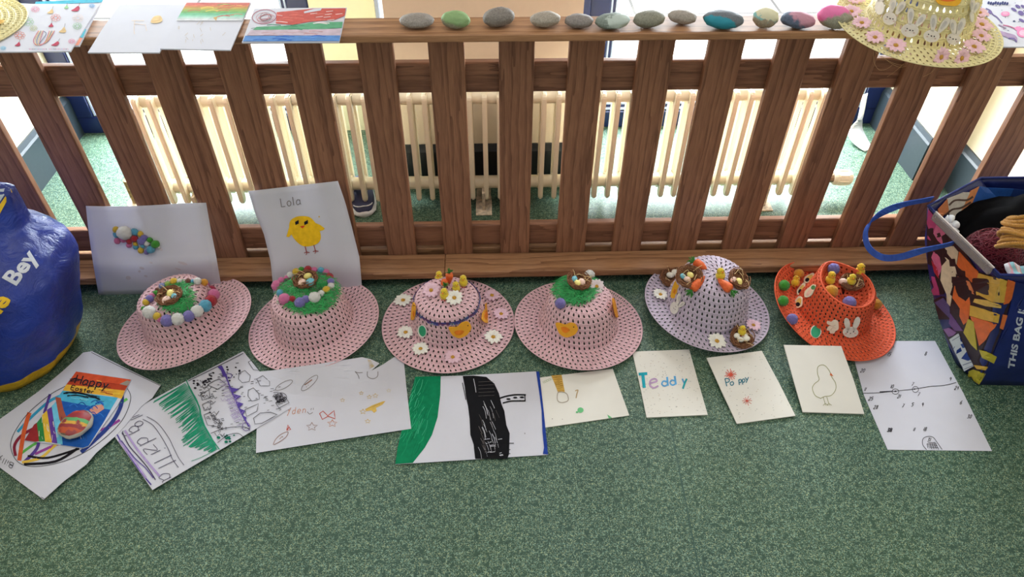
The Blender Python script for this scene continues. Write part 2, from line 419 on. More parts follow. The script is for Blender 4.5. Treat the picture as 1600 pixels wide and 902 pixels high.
board('upper_rail', FX0, FX1, 1.3595, 1.380, .474, .541, W_X, .006)
board('lower_rail', FX0, FX1, 1.3595, 1.380, .056, .121, W_X, .006)
board('top_board', FX0, FX1, 1.275, 1.354, .6225, .638, W_CAP, .004)
for a, b in ((FX0, -.1155), (-.115, FX1)): board('base_board', a, b, 1.271, 1.3405, .026, .047, W_CAP, .004)
for a, b in ((FX0, -.62), (-.619, FX1)): board('back_board', a, b, 1.3605, 1.43, .026, .047, W_CAP, .003)
RECESS_SHADE = flat((30, 24, 20), .9)  # near-black colour paints in the shade of the recess under the boards
for a, b in ((1.30, 1.335), (1.368, 1.42)): board('shade_plinth', FX0, FX1, a, b, 0, .0262, RECESS_SHADE, .001)
# ------------------------------------------------------------------ RADIATOR
CREAM = N('cream_radiator_enamel'); v = CREAM.coords(rnd=False); nn = CREAM.noise(v, 30, 4, .7)
CREAM.col(CREAM.mix(CREAM.ramp(CREAM.noise(v, 55, 5, .75), [(.70, (0, 0, 0)), (.76, (1, 1, 1))]), lin((248, 238, 214)), lin((120, 84, 58)))); CREAM.rough(.35, .5); CREAM = CREAM.m
rad = tag(empty('radiator', (0, 1.60, 0)), 'long cream enamelled column radiator standing behind the picket fence', 'radiator')
def column_mesh():
    bm = bmesh.new()
    w_ = .0062
    def prof(y0, y1, z0, z1, r):
        g = bmesh.new()
    for y0, y1 in ((-.029, -.003), (.019, .045)):
        vs = []
        pts = []
        for k in range(7): a = PI+PI*k/6; pts.append(((y0+y1)/2+math.cos(a)*(y1-y0)/2, .044+math.sin(a)*.012))
        for k in range(7): a = PI*k/6; pts.append(((y0+y1)/2+math.cos(a)*(y1-y0)/2, .338+math.sin(a)*.012))
        f = [bm.verts.new((-w_, p[0], p[1])) for p in pts]; b = [bm.verts.new((w_, p[0], p[1])) for p in pts]
        bm.faces.new(f); bm.faces.new(b[::-1]); n = len(pts)
        for k in range(n): bm.faces.new((f[k], b[k], b[(k+1) % n], f[(k+1) % n]))
    bx(bm, -w_, w_, -.02, .036, .310, .347); bx(bm, -w_, w_, -.018, .034, .052, .092)
    bmesh.ops.recalc_face_normals(bm, faces=bm.faces)
    es = [e for e in bm.edges if len(e.link_faces) == 2 and e.calc_face_angle() > 1.2]
    bmesh.ops.bevel(bm, geom=es, offset=.003, segments=2, affect='EDGES')
    return bm
cm = bpy.data.meshes.new('radiator_column'); bmx = column_mesh(); bmx.to_mesh(cm); bmx.free(); cm.materials.append(CREAM)
NCOL = 47
for i in range(NCOL):
    o = bpy.data.objects.new('radiator_section', cm); C.objects.link(o); o.parent = rad; o.location = (-.857+i*.03675, 0, 0)
for z in (.328, .072):
    vs, fs = [], []; tube(vs, fs, [(-.86+i*.0358*4, .008, z) for i in range(13)], .0175, 14); mk('header_pipe', vs, fs, CREAM, rad, True)
for x, y in ((-.02, 0), (.76, 0), (-.80, 0)):
    bm = bmesh.new(); bx(bm, x-.022, x+.022, -.05, .035, 0, .003, .001); bx(bm, x-.004, x+.004, -.03, .02, .003, .06); bx(bm, x-.02, x+.02, .02, .024, .003, .06)
    bmesh.ops.create_circle(bm, cap_ends=True, radius=.006, segments=12, matrix=Matrix.Translation((x+.012, -.038, .0036)))
    bmo('foot_bracket', bm, flat((214, 200, 180), .6, var=.35), rad)
CHROME = flat((150, 132, 116), .3, .6, metal=.8, var=.2); WHITEP = flat((236, 228, 208), .4)
vs, fs = [], []
tube(vs, fs, [(.86, .008, .072), (.90, .012, .068)], .011, 12); tube(vs, fs, [(.90, .012, .068), (.935, .016, .064)], .0165, 8); tube(vs, fs, [(.935, .016, .064), (.952, .016, .064)], .014, 12)
tube(vs, fs, [(.921, .014, .066), (.921, .012, .0)], .0085, 10); tube(vs, fs, [(.921, .014, .055), (.921, .014, .035)], .012, 6)
mk('valve_body', vs, fs, CHROME, rad)
vs, fs = [], []; tube(vs, fs, [(.952, .016, .064), (.958, .016, .064), (.965, .017, .063), (1.0, .019, .061), (1.006, .019, .061)], .0215, 20, taper=lambda t: 1 if .2 < t < .9 else .8)
for k in range(8):
    a = 2*PI*k/8; tube(vs, fs, [(.966, .017+math.cos(a)*.021, .063+math.sin(a)*.021), (.992, .018+math.cos(a)*.021, .062+math.sin(a)*.021)], .0022, 5)
mk('thermostat_head', vs, fs, WHITEP, rad)
vs, fs = [], []; tube(vs, fs, [(.921, .012, 0), (.921, .012, .006), (.921, .012, .011)], .026, 22, taper=lambda t: 1-.35*t); mk('pipe_collar', vs, fs, WHITEP, rad, False)
vs, fs = [], []; tube(vs, fs, [(-.86, .008, .072), (-.93, .02, .07), (-.985, .03, .066)], .010, 10); tube(vs, fs, [(-.985, .03, .08), (-.985, .03, 0)], .012, 10)
mk('inlet_pipe', vs, fs, flat((150, 132, 92), .7, var=.5), rad)
vs, fs = [], []; tube(vs, fs, [(-.985, .03, 0), (-.985, .03, .007)], .026, 20); mk('pipe_collar', vs, fs, WHITEP, rad)
# white curved strip standing by the right door
vs, fs = [], []
A = [aty(1352, 150, 1.97), aty(1345, 185, 1.93), atz(1337, 205, .03), atz(1343, 220, .012), atz(1357, 236, .003)]
A = catmull([Vector(p) for p in A]); n = len(A)
for i, p in enumerate(A):
    t = i/(n-1); wd = .012+.016*math.sin(PI*min(1, max(0, (t-.3)/.7)))**.8
    vs += [p+Vector((wd, .01, .0)), p+Vector((-wd, -.004, .0)), p+Vector((-wd, -.002, .004)), p+Vector((wd, .012, .004))]
for i in range(n-1):
    for k in range(4): a = i*4; fs.append((a+k, a+(k+1) % 4, a+4+(k+1) % 4, a+4+k))
fs += [(3, 2, 1, 0), tuple((n-1)*4+k for k in range(4))]
tag(mk('plastic_strip', vs, fs, flat((238, 240, 244), .4), None, True), 'white curved plastic strip lying against the right navy door frame', 'strip')
# toe of a shoe behind the radiator
sh = tag(empty('trainer_shoe', (-.352, 1.585, 0), (0, 0, R(12))), 'dark blue trainer toe with white sole poking out under the radiator', 'shoe')
def shoe_loft(name, secs, mat):
    vs, fs = [], []
    for (y, w2, z0, z1) in secs:
        for k in range(14):
            a = 2*PI*k/14; vs.append((math.cos(a)*w2, y, (z0+z1)/2+math.sin(a)*(z1-z0)/2))
    m_ = len(secs)
    for i in range(m_-1):
        for k in range(14): fs.append((i*14+k, i*14+(k+1) % 14, (i+1)*14+(k+1) % 14, (i+1)*14+k))
    fs += [tuple(range(14))[::-1], tuple((m_-1)*14+k for k in range(14))]
    return mk(name, vs, fs, mat, sh, True)
shoe_loft('sole', [(-.036, .008, .0, .012), (-.033, .022, 0, .016), (-.02, .033, 0, .016), (.01, .038, 0, .016), (.06, .036, 0, .016), (.10, .03, 0, .016)], flat((225, 225, 228), .5))
shoe_loft('upper', [(-.030, .012, .010, .018), (-.024, .022, .009, .026), (-.005, .031, .008, .036), (.02, .034, .008, .045), (.06, .032, .008, .05), (.095, .027, .008, .05)], flat((62, 66, 96), .6))
vs, fs = [], []; tube(vs, fs, [(math.cos(a)*.026, -.004+math.sin(a)*-.02, .030-.004*abs(math.cos(a))) for a in [PI*k/10 for k in range(11)]], .0016, 5); mk('toe_piping', vs, fs, flat((235, 235, 240)), sh)
# ------------------------------------------------------------------ PEBBLES on the top board
def stone_mat(name, base, patches=(), sc=60):
    m = N(name); v = m.coords(rnd=False); n = m.noise(v, sc*6, 6, .75); n2 = m.noise(v, 40, 3)
    c = lin(base); g = m.ramp(n, [(.3, tuple(x*.6 for x in c)), (.55, c), (.78, tuple(min(1, x*1.5) for x in c))])
    for (axis_vec, lo, hi, rgb, nz) in patches:       # paint that covers a side of the stone
        d = m.n('ShaderNodeVectorMath', operation='DOT_PRODUCT'); m.l(v, d.inputs[0]); d.inputs[1].default_value = axis_vec
        x = m.math('ADD', d.outputs['Value'], m.math('MULTIPLY', m.math('SUBTRACT', m.noise(v, nz, 3), .5), .02))
        k = m.ramp(x, [(0, (0, 0, 0)), (1, (1, 1, 1))]); mr = m.n('ShaderNodeMapRange'); m.l(x, mr.inputs[0]); mr.inputs[1].default_value = lo; mr.inputs[2].default_value = hi
        g = m.mix(m.math('MULTIPLY', mr.outputs[0], .85), g, lin(rgb))
    m.col(g); m.rough(.75, .3); m.bump(n, .35, .001); return m.m
ST = [(652, 35, 54, 24, 0, (150, 144, 140), (), 'smooth plain grey pebble, leftmost on the fence top board'),
 (712, 36, 45, 27, 5, (150, 148, 132), ((( .2, .1, .9), .008, .014, (136, 172, 118), 90),), 'pebble with a pale green painted top on the fence top board'),
 (780, 32, 50, 29, -14, (132, 126, 122), (), 'mottled rough grey pebble tilted up to the right, third on the board'),
 (852, 34, 47, 24, -6, (164, 156, 146), (), 'pale plain grey oval pebble beside the darker grey one, fourth on the board'),
 (904, 36, 44, 22, 0, (140, 134, 132), (), 'small darker plain grey pebble, fifth on the fence top board'),
 (956, 36, 54, 25, -8, (128, 140, 134), (((.3, -.6, .5), .013, .016, (186, 200, 196), 120),), 'grey green pebble with pale chipped patches on the fence top board'),
 (1013, 34, 50, 26, -10, (138, 138, 126), (), 'olive grey wedge-shaped pebble, seventh on the fence top board'),
 (1064, 30, 44, 22, 16, (158, 150, 142), (), 'small light brown grey pebble set back, sloping down to the right'),
 (1127, 34, 62, 29, 2, (104, 110, 118), (((-.35, -.8, -.05), .012, .0145, (20, 138, 160), 60),), 'largest dark grey pebble with a turquoise painted square on its front'),
 (1192, 34, 39, 30, 8, (172, 158, 138), (((.1, .2, .9), .013, .017, (130, 196, 200), 110), ((.2, 0, 1), .021, .0225, (232, 222, 190), 160)), 'pebble with pale blue paint and a cream blot on top'),
 (1243, 35, 52, 26, 12, (92, 104, 128), (((.4, 0, .8), .010, .016, (196, 140, 158), 120),), 'blue grey pebble with smudged pink paint on top'),
 (1298, 34, 52, 34, 36, (160, 158, 142), (((-.45, .2, .8), .016, .020, (232, 110, 176), 80),), 'pebble with bright pink paint tucked under the yellow hat brim')]
for i, (px, py, wpx, hpx, tilt, col, pt, lab) in enumerate(ST):
    c = atz(px, py+hpx*.28, .638); k = depth(c)/FPX; rx = wpx*k/2
    ry = rx*.70; rz = max(.0105, math.sqrt(max(.00008, (hpx*k*.5)**2-(ry*.45)**2))/.89)
    bm = bmesh.new(); ball(bm, (0, 0, rz*.96), 1, 4, (rx, ry, rz), .07, i+3)
    for v_ in bm.verts:
        q_ = (abs(v_.co.x/rx)**2.6+abs(v_.co.y/ry)**2.6+abs((v_.co.z-rz)/rz)**2.6)**(1/2.6); s_ = 1+.16*(1/max(q_, .6)-1)
        v_.co.x *= s_; v_.co.y *= s_
    zm = min(v_.co.z for v_ in bm.verts)
    for v_ in bm.verts: v_.co.z -= zm
    o = bmo('pebble', bm, stone_mat('pebble_stone', col, pt), None, True); o.location = (c.x, min(c.y, 1.338-ry*.2), .638); o.rotation_euler = (0, R(-2 if tilt < 0 else 2 if tilt else 0), R(-tilt))
    tag(o, lab, 'stone', 'pebbles on the fence top board')
# ------------------------------------------------------------------ SHEETS, CARDS
def paper_mat(name, rgb, trans=.25):
    m = N(name); v = m.coords(rnd=False); n = m.noise(v, 25, 3); c = lin(rgb)
    m.col(m.ramp(n, [(.3, tuple(x*.97 for x in c)), (.7, c)])); m.rough(.75, .2)
    if trans:
        t = m.n('ShaderNodeBsdfTranslucent'); t.inputs[0].default_value = (*c, 1); mx = m.n('ShaderNodeMixShader'); mx.inputs[0].default_value = trans
        m.l(m.b.outputs[0], mx.inputs[1]); m.l(t.outputs[0], mx.inputs[2]); m.l(mx.outputs[0], m.t.nodes['Material Output'].inputs[0])
    return m.m
PAPER = paper_mat('white_paper', (222, 222, 234), .2); CARD = paper_mat('cream_card', (226, 223, 217), 0); CARDW = paper_mat('white_card', (206, 209, 224), 0)
def ink(c, o=.6): return flat(c, .8, .1, .12)
def sheet(name, poly, mat, label, zs=.0006, th=.0004, tilt=None, parent=None, cat='drawing', group=None, wave=.0, cell=22):
    """a sheet lying on the floor or a board: outline in picture measurements at height zs (tilt = function (x,y)->z)"""
    P = [Vector(p) for p in poly]
    bm = bmesh.new(); vv = [bm.verts.new((p.x, p.y, 0)) for p in P]
    for t in tessellate_polygon([[Vector((p.x, p.y, 0)) for p in P]]):
        try: bm.faces.new([vv[i] for i in t])
        except ValueError: pass
    for _ in range(3):
        bmesh.ops.subdivide_edges(bm, edges=[e for e in bm.edges if e.calc_length() > cell], cuts=1); bmesh.ops.triangulate(bm, faces=bm.faces)
    for v_ in bm.verts:
        z = tilt(v_.co.x, v_.co.y) if tilt else zs
        if wave: z += wave*(noise.noise(Vector((v_.co.x*.02, v_.co.y*.03, zs*999)))+.5)
        v_.co = atz(v_.co.x, v_.co.y, z+th)
    for f in bm.faces:
        if f.normal.z < 0: f.normal_flip()
    bm.normal_update()
    for f in bm.faces:
        if f.normal.z < 0: f.normal_flip()
    c = sum((v_.co for v_ in bm.verts), Vector())/len(bm.verts); c.z = zs
    top = [v_ for v_ in bm.verts]
    g = bmesh.ops.extrude_face_region(bm, geom=list(bm.faces))
    for e in g['geom']:
        if isinstance(e, bmesh.types.BMVert): pass
    for v_ in top: v_.co.z -= th
    bmesh.ops.recalc_face_normals(bm, faces=bm.faces)
    for v_ in bm.verts: v_.co -= c
    o = bmo(name, bm, mat, parent); o.location = c
    if label: tag(o, label, cat, group)
    return o
def add_ink(o, I):
    """the ink joins the sheet's own mesh"""
    inv = wmat(o).inverted(); me = o.data; b = len(me.vertices); k0 = len(me.materials)
    for m_ in I.mats: me.materials.append(m_)
    vs = [v_.co.copy() for v_ in me.vertices]+[inv @ v_ for v_ in I.vs]
    fs = [tuple(p.vertices) for p in me.polygons]; mi = [p.material_index for p in me.polygons]; sm = [p.use_smooth for p in me.polygons]
    fs += [tuple(b+i for i in f) for f in I.fs]; mi += [k0+i for i in I.mi]; sm += [False]*len(I.fs)
    me2 = bpy.data.meshes.new(o.name); me2.from_pydata([tuple(v_) for v_ in vs], [], fs)
    for m_ in me.materials: me2.materials.append(m_)
    me2.polygons.foreach_set('material_index', mi); me2.polygons.foreach_set('use_smooth', sm); me2.update()
    o.data = me2; return o
def scribble(I, quad, n, wd, mat, amp=.06):
    """back and forth pen strokes filling a quad a-b (one side) and d-c (other side)"""
    a, b, c, d = [Vector(q[:2]) for q in quad]; pts = []
    for i in range(n):
        t = i/n; j = random.uniform(-amp, amp); k = random.uniform(-amp, amp)
        pts.append(a.lerp(b, t)+(d.lerp(c, t)-a.lerp(b, t))*j); pts.append(d.lerp(c, t+.5/n)+(a.lerp(b, t)-d.lerp(c, t))*k)
    I.line(pts, wd, mat, smooth=False)
BLK = ink((38, 36, 44)); GRY = ink((120, 112, 112)); PEN = ink((70, 64, 88))
def col(*rgb): return ink(rgb)
def doodles(I, quad, n, mat, wd=.8, kind='dash', smin=3, smax=7):
    a, b, c, d = [Vector(q) for q in quad]
    for _ in range(n):
        u, v_ = random.random(), random.random(); p = (a.lerp(b, u)).lerp(d.lerp(c, u), v_); s = random.uniform(smin, smax); an = random.uniform(0, 6.3)
        if kind == 'dash': I.line([p, p+Vector((math.cos(.3)*s, -math.sin(.3)*s*.5))], wd, mat)
        elif kind == 'dot': I.ell(p, s*.5, s*.35, mat, n=7)
        elif kind == 'ring': I.ell(p, s, s*.7, mat, an, line=wd, n=9)
        elif kind == 'star':
            I.line([p+Vector((math.cos(an+i*4*PI/5), math.sin(an+i*4*PI/5)*.8))*s for i in range(5)], wd, mat, True, False)
        elif kind == 'zig':
            I.line([p+Vector((i*s*.5, (s*.6 if i % 2 else 0)+random.uniform(-1, 1))) for i in range(5)], wd, mat, smooth=False)
def finish(o, I): add_ink(o, I); return o
PL = lambda z: Surf(plane=(Vector((0, 0, z)), Vector((0, 0, 1))))
# --- striped football plan sheet (under the orange hat)
T = lambda pts: crop(1320, 520, .2218, pts)
o = sheet('paper_sheet', [(1332, 552), (1326, 536), (1400, 533), (1461, 533), (1505, 614), (1550, 705), (1387, 703), (1350, 618)], PAPER,
          'white sheet with handwritten numbers and a halfway line, partly under the orange hat', .0006)
I = Ink(PL(.001))
I.line(T([(130, 428), (240, 424), (340, 414), (490, 398), (600, 380), (700, 372), (785, 352)]), .9, BLK)
I.line(T([(245, 418), (340, 413)]), 1.3, BLK)
I.ell(T([(356, 416)])[0], 5.2, 4.2, BLK, line=.8); I.ell(T([(356, 414)])[0], 2, 1.1, BLK); I.ell(T([(497, 401)])[0], 4.8, 4.6, BLK, line=.8); I.ell(T([(490, 398)])[0], 1.8, .9, BLK)
for s_, x, y in (('15', 300, 165), ('8', 560, 160), ('20', 108, 280), ('11', 135, 412), ('10', 320, 392), ('7', 467, 375), ('9', 733, 340), ('24', 770, 402), ('25', 165, 478),
                 ('21', 368, 462), ('7', 510, 446), ('28', 200, 538), ('7', 400, 527), ('5', 466, 520), ('9', 537, 520), ('6', 808, 505), ('30', 860, 604), ('38', 295, 697), ('38', 300, 700), ('11', 480, 695), ('18', 552, 692), ('31', 580, 768)):
    I.write(s_, T([(x, y)])[0], (5.2, 0), (2.2, -5.4), .8, BLK, .2)
I.line(T([(575, 825), (548, 790), (550, 750), (580, 733), (620, 738), (650, 775), (685, 825)]), .8, BLK)
I.line(T([(585, 815), (578, 785), (590, 778), (635, 775), (660, 825)]), .8, BLK, smooth=False)
for k in range(3): I.line(T([(580+k*6, 790+k*11), (645+k*6, 786+k*12)]), .7, BLK)
for k in range(3): I.line(T([(598+k*14, 778), (612+k*16, 822)]), .7, BLK)
I.line(T([(325, 60), (345, 105), (285, 108), (325, 60), (310, 105)]), .7, BLK, smooth=False)
finish(o, I)
# --- small speckled cards and the chick card
def lean(y0, y1, h):      # the far edge rests up on a hat brim
    return lambda x, y: .0006+h*max(0, min(1, (y1-y)/(y1-y0)))
T = lambda pts: crop(980, 530, .2375, pts)
o = sheet('card', T([(33, 83), (408, 68), (470, 290), (530, 498), (128, 516), (80, 290)]), CARD, 'speckled cream card lettered Teddy in turquoise and lilac', .0006, .0022)
I = Ink(PL(.003)); TQ, LI, BL, GN = col(40, 158, 178), col(188, 158, 196), col(96, 164, 214), col(44, 150, 160)
I.line(T([(75, 232), (132, 228)]), 4.6, TQ); I.line(T([(102, 232), (112, 322)]), 5, TQ)
I.line(T([(150, 292), (195, 278), (180, 262), (152, 275), (150, 305), (175, 322), (205, 308)]), 2.6, LI)
I.line(T([(262, 250), (268, 308)]), 3, BL); I.line(T([(262, 282), (238, 278), (228, 298), (245, 310), (266, 300)]), 2.4, BL)
I.line(T([(312, 244), (320, 300)]), 3.2, BL); I.line(T([(314, 276), (292, 272), (282, 290), (298, 304), (318, 296)]), 2.4, BL)
I.line(T([(362, 262), (376, 292)]), 2.6, BL); I.line(T([(392, 262), (378, 292), (366, 328)]), 3, GN)
SPK = [col(150, 150, 140), col(178, 150, 120), col(120, 130, 130)]
def specks(I, quad, n):
    for k in range(n): doodles(I, quad, 1, random.choice(SPK), .5, 'dash', .6, 2.0)
specks(I, T([(45, 92), (405, 80), (520, 490), (135, 505)]), 170); finish(o, I)
o = sheet('card', T([(523, 124), (885, 77), (1000, 290), (1107, 504), (722, 557), (620, 340)]), CARD, 'speckled cream card lettered Poppy with two red starbursts', .0006, .0022, tilt=lean(551, 664, .012))
I = Ink(Surf([o]), .0004); RD = col(206, 88, 72); TL = col(56, 120, 140)
for (cx, cy, r, n) in ((680, 235, 46, 15), (788, 408, 40, 10)):
    p = T([(cx, cy)])[0]
    for k in range(n):
        a = 2*PI*k/n+random.uniform(-.1, .1); rr = r*.2375*random.uniform(.7, 1); I.line([p, (p[0]+math.cos(a)*rr, p[1]+math.sin(a)*rr*.85)], 1.0 if n > 12 else .7, RD)
    I.ell(p, 3.2 if n > 12 else 1.2, 2.6 if n > 12 else 1, RD)
I.write('P', T([(655, 312)])[0], (14, -1.6), (-3, -12), 1.5, TL); I.write('o', T([(678, 306)])[0], (11, -1.3), (-1, -9), 1.5, TL)
I.write('pp', T([(735, 290)])[0], (9, -1), (-1, -9), 1.5, TL, .1); I.write('y', T([(778, 276)])[0], (11, -1), (-1, -9), 1.5, TL)
specks(I, T([(535, 130), (880, 90), (1095, 500), (735, 545)]), 85); finish(o, I)
o = sheet('card', T([(1030, 38), (1408, 46), (1490, 270), (1560, 492), (1155, 480), (1092, 260)]), CARD, 'plain cream card with a green outline drawing of a standing chick', .0006, .0022, tilt=lean(540, 648, .035))
I = Ink(Surf([o]), .0004); OL = col(146, 146, 96)
I.line(T([(1270, 390), (1235, 370), (1218, 325), (1232, 295), (1262, 268), (1252, 230), (1252, 190), (1270, 173), (1300, 175), (1330, 210), (1345, 250), (1370, 290), (1370, 335), (1340, 372), (1300, 378), (1270, 392)]), .9, OL)
for x in (1288, 1312): I.line(T([(x, 380), (x+14, 425)]), .8, OL); I.line(T([(x, 438), (x+14, 424), (x+16, 438)]), .8, OL, smooth=False); I.line(T([(x+14, 424), (x+32, 436)]), .8, OL)
I.fill(T([(1338, 222), (1357, 246), (1332, 238)]), col(196, 100, 60)); finish(o, I)
# --- pale card behind the black drawing
T = lambda pts: crop(600, 560, .25, pts)
o = sheet('card', T([(940, 125), (1100, 105), (1430, 66), (1480, 210), (1533, 357), (1000, 434)]), CARD, 'small cream card with a yellow brush shape and green drips beside the black drawing', .0006, .0016)
I = Ink(PL(.0024)); YO = col(206, 166, 84); GB = col(160, 150, 136); GR = col(110, 186, 130)
I.fill(T([(1045, 108), (1110, 105), (1130, 210), (1088, 215)]), YO)
scribble(I, T([(1048, 112), (1088, 212), (1128, 208), (1108, 108)]), 9, .8, col(140, 100, 40))
I.line(T([(1088, 215), (1084, 262), (1110, 278), (1150, 265), (1145, 228), (1120, 212)]), 1.2, GB, True); I.line(T([(1195, 205), (1212, 200), (1205, 225), (1200, 250)]), 1.6, col(186, 160, 120))
I.ell(T([(1228, 325)])[0], 4.8, 4.2, GR); I.ell(T([(1206, 338)])[0], 1.9, 1.5, GR); I.fill(T([(1395, 352), (1425, 372), (1405, 378)]), GR)
for k in range(5): I.ell(T([(1000+k*11, 150-k*5)])[0], 1.8, 1.4, col(150, 170, 120), line=.4)
I.ell(T([(1052, 380)])[0], .8, .6, GRY); I.ell(T([(1115, 382)])[0], .6, .5, GRY); finish(o, I)
# --- green, black and blue painting
o = sheet('paper_sheet', T([(195, 115), (350, 113), (500, 108), (950, 82), (970, 85), (1000, 350), (1025, 604), (570, 632), (70, 664), (130, 390)]), PAPER,
          'white sheet with a thick black painted trunk, green curve and blue edge', .0026)
I = Ink(PL(.0030)); G1, G2 = col(14, 122, 82), col(40, 160, 110); BK = col(20, 20, 24); BK2 = col(44, 44, 50); BLU = col(38, 64, 148)
I.fill(T([(195, 116), (355, 113), (352, 230), (335, 370), (300, 480), (255, 560), (180, 655), (70, 663), (85, 560), (140, 330)]), G1)
for k in range(60):
    a = random.uniform(0, 1); y0 = 120+a*400; x0 = random.uniform(190-a*95, 330-a*60); L_ = random.uniform(40, 110)
    I.line(T([(x0, y0), (x0+random.uniform(-25, -5), y0+L_*.5), (x0-35, y0+L_)]), random.choice((.4, .7)), random.choice((G2, G2, col(10, 96, 66), col(80, 190, 150))))
I.fill(T([(492, 112), (560, 110), (640, 118), (690, 160), (718, 220), (735, 290), (752, 330), (765, 420), (785, 470), (782, 600), (770, 630), (570, 630), (560, 540), (540, 480), (535, 380), (525, 300), (512, 240), (505, 180)]), BK)
for k in range(34):
    x0 = random.uniform(585, 700); y0 = random.uniform(260, 560); I.line(T([(x0, y0), (x0+14, y0+30), (x0+22, y0+random.uniform(45, 80))]), random.uniform(.25, .6), random.choice((PAPER, GRY, PAPER)))
for k in range(12):
    x0 = random.uniform(625, 730); y0 = random.uniform(500, 620); I.line(T([(x0, y0), (x0+random.uniform(10, 35), y0-4)]), .8, PAPER)
for k in range(5): I.line(T([(590, 150+k*22), (690, 145+k*22)]), .3, GRY)
I.line(T([(490, 155), (500, 200), (512, 262)]), 1.1, BK); I.line(T([(560, 130), (570, 180), (575, 215)]), .8, PAPER)
for y in (535, 575, 600): I.line(T([(610, y+8), (700, y), (790 if y > 540 else 812, y-2)]), 1.1, BK)
I.line(T([(715, 255), (760, 240), (820, 230), (887, 231)]), 2.2, BK); I.line(T([(742, 282), (790, 270), (840, 268), (885, 268)]), 2, BK); I.line(T([(880, 231), (882, 268)]), 1.5, BK)
for x, y in ((778, 257), (820, 248), (862, 246)): I.ell(T([(x, y)])[0], 3.4, 1.3, BK)
I.fill(T([(950, 83), (970, 86), (1000, 350), (1025, 604), (993, 600), (1000, 560), (990, 460), (985, 330), (968, 200)]), BLU)
I.ell(T([(880, 472)])[0], .6, 1.2, GRY); finish(o, I)
# --- Yden sheet
T = lambda pts: crop(390, 540, .19954, pts)
o = sheet('paper_sheet', T([(75, 205), (180, 195), (500, 150), (880, 92), (950, 108), (1018, 140), (950, 200), (1050, 145), (1130, 92), (1205, 88), (1225, 300), (1265, 652), (640, 748), (50, 842), (58, 520)]), PAPER,
          'white sheet with yellow stars and the name Yden, torn at the top', .0036, tilt=lambda x, y: .0036+.020*max(0, min(1, (615-y)/42))*max(0, min(1, (600-x)/60))*max(0, min(1, (x-400)/60)))
S_ = Surf([o]); I = Ink(S_, .0004); OR = col(200, 130, 90); YL = col(204, 172, 96); RED = col(196, 84, 72); BR = col(150, 112, 100)
I.write('Yden', T([(292, 543)])[0], (9.5, -1.0), (1.6, -10.5), .8, OR, .35)
I.line(T([(452, 520), (470, 538), (495, 525)]), .8, GRY); I.line(T([(484, 492), (480, 508)]), .7, GRY); I.line(T([(500, 490), (498, 506)]), .7, GRY)
I.line(T([(548, 535), (575, 515), (612, 552), (662, 512), (670, 576), (615, 556), (570, 580)]), 1.3, RED, True, False)
for (x, y, s_, mt, wd) in ((488, 638, 46, BR, .8), (648, 612, 40, OR, .9), (875, 375, 20, YL, .7), (938, 405, 22, YL, .7), (985, 395, 24, YL, .7), (888, 520, 28, YL, .9), (728, 430, 20, YL, .6), (925, 595, 24, YL, .8), (1090, 355, 20, col(214, 200, 160), .6)):
    p = T([(x, y)])[0]; P = []
    for k in range(10):
        a = -PI/2+k*PI/5; rr = s_*.2*(1 if k % 2 == 0 else .45); P.append((p[0]+math.cos(a)*rr, p[1]+math.sin(a)*rr*.75))
    I.line(P, wd, mt, True, False)
I.fill(T([(905, 500), (960, 470), (1040, 440), (1065, 436), (1040, 465), (990, 490), (995, 515), (975, 530), (955, 510), (915, 515)]), col(212, 178, 96))
scribble(I, T([(905, 505), (1050, 450), (1060, 440), (930, 490)]), 8, .5, col(190, 150, 70))
for (c_, rx, ry, an) in (((470, 295), 17, 5.2, -.75), ((270, 312), 15, 4.6, -.5)): I.ell(T([c_])[0], rx, ry, GRY, an, line=.8)
I.line(T([(430, 310), (460, 290), (490, 268)]), 1.6, BR); I.ell(T([(446, 325)])[0], .7, .6, BR); I.ell(T([(460, 312)])[0], .6, .5, BR)
I.line(T([(185, 778), (205, 735), (250, 695), (300, 678), (290, 712), (245, 750), (190, 780)]), .9, BR); I.line(T([(235, 735), (255, 715), (262, 722)]), .8, BR)
I.line(T([(292, 665), (300, 625), (322, 660), (292, 668), (310, 640)]), 1.6, RED, smooth=False)
scribble(I, T([(925, 115), (940, 195), (975, 165), (950, 118)]), 8, 1.1, col(206, 180, 116))
I.line(T([(922, 205), (925, 245), (965, 262), (1000, 245), (1005, 205)]), .9, GRY); I.line(T([(825, 205), (850, 235), (858, 262)]), .9, GRY); I.line(T([(825, 205), (850, 215), (885, 213)]), .9, GRY)
finish(o, I)
# --- Godzilla sheet
T = lambda pts: crop(170, 540, .26616, pts)
o = sheet('paper_sheet', [(178, 681), (187, 674), (193, 668), (205, 654), (209, 648), (223, 633), (292, 595), (380, 549), (405, 580), (454, 638), (343, 704), (238, 766)], PAPER,
          'long white sheet lettered Godzilla with green zigzags and a town', .0052)
I = Ink(PL(.0056)); GZ = col(38, 142, 110); VI = col(84, 66, 150); LV = col(170, 150, 200)
x_, y_ = [(262, 330), (440, 225)], None
left = [(262, 330), (300, 360), (340, 395), (385, 435), (420, 470), (430, 520), (440, 560), (455, 600), (500, 600), (540, 615), (570, 630)]
right = [(450, 222), (475, 255), (500, 300), (515, 345), (530, 390), (548, 430), (562, 470), (580, 510), (600, 550), (620, 580), (635, 605)]
pts = []
for k in range(62):
    t = k/61*10; i_ = min(9, int(t)); f_ = t-i_
    a = Vector(left[i_]).lerp(Vector(left[i_+1]), f_); b = Vector(right[i_]).lerp(Vector(right[i_+1]), f_); pts += [a+Vector((random.uniform(-14, 30), random.uniform(-4, 4))), b]
for a_, b_ in zip(pts, pts[1:]): I.line(T([a_, b_]), 1.05, GZ, smooth=False)
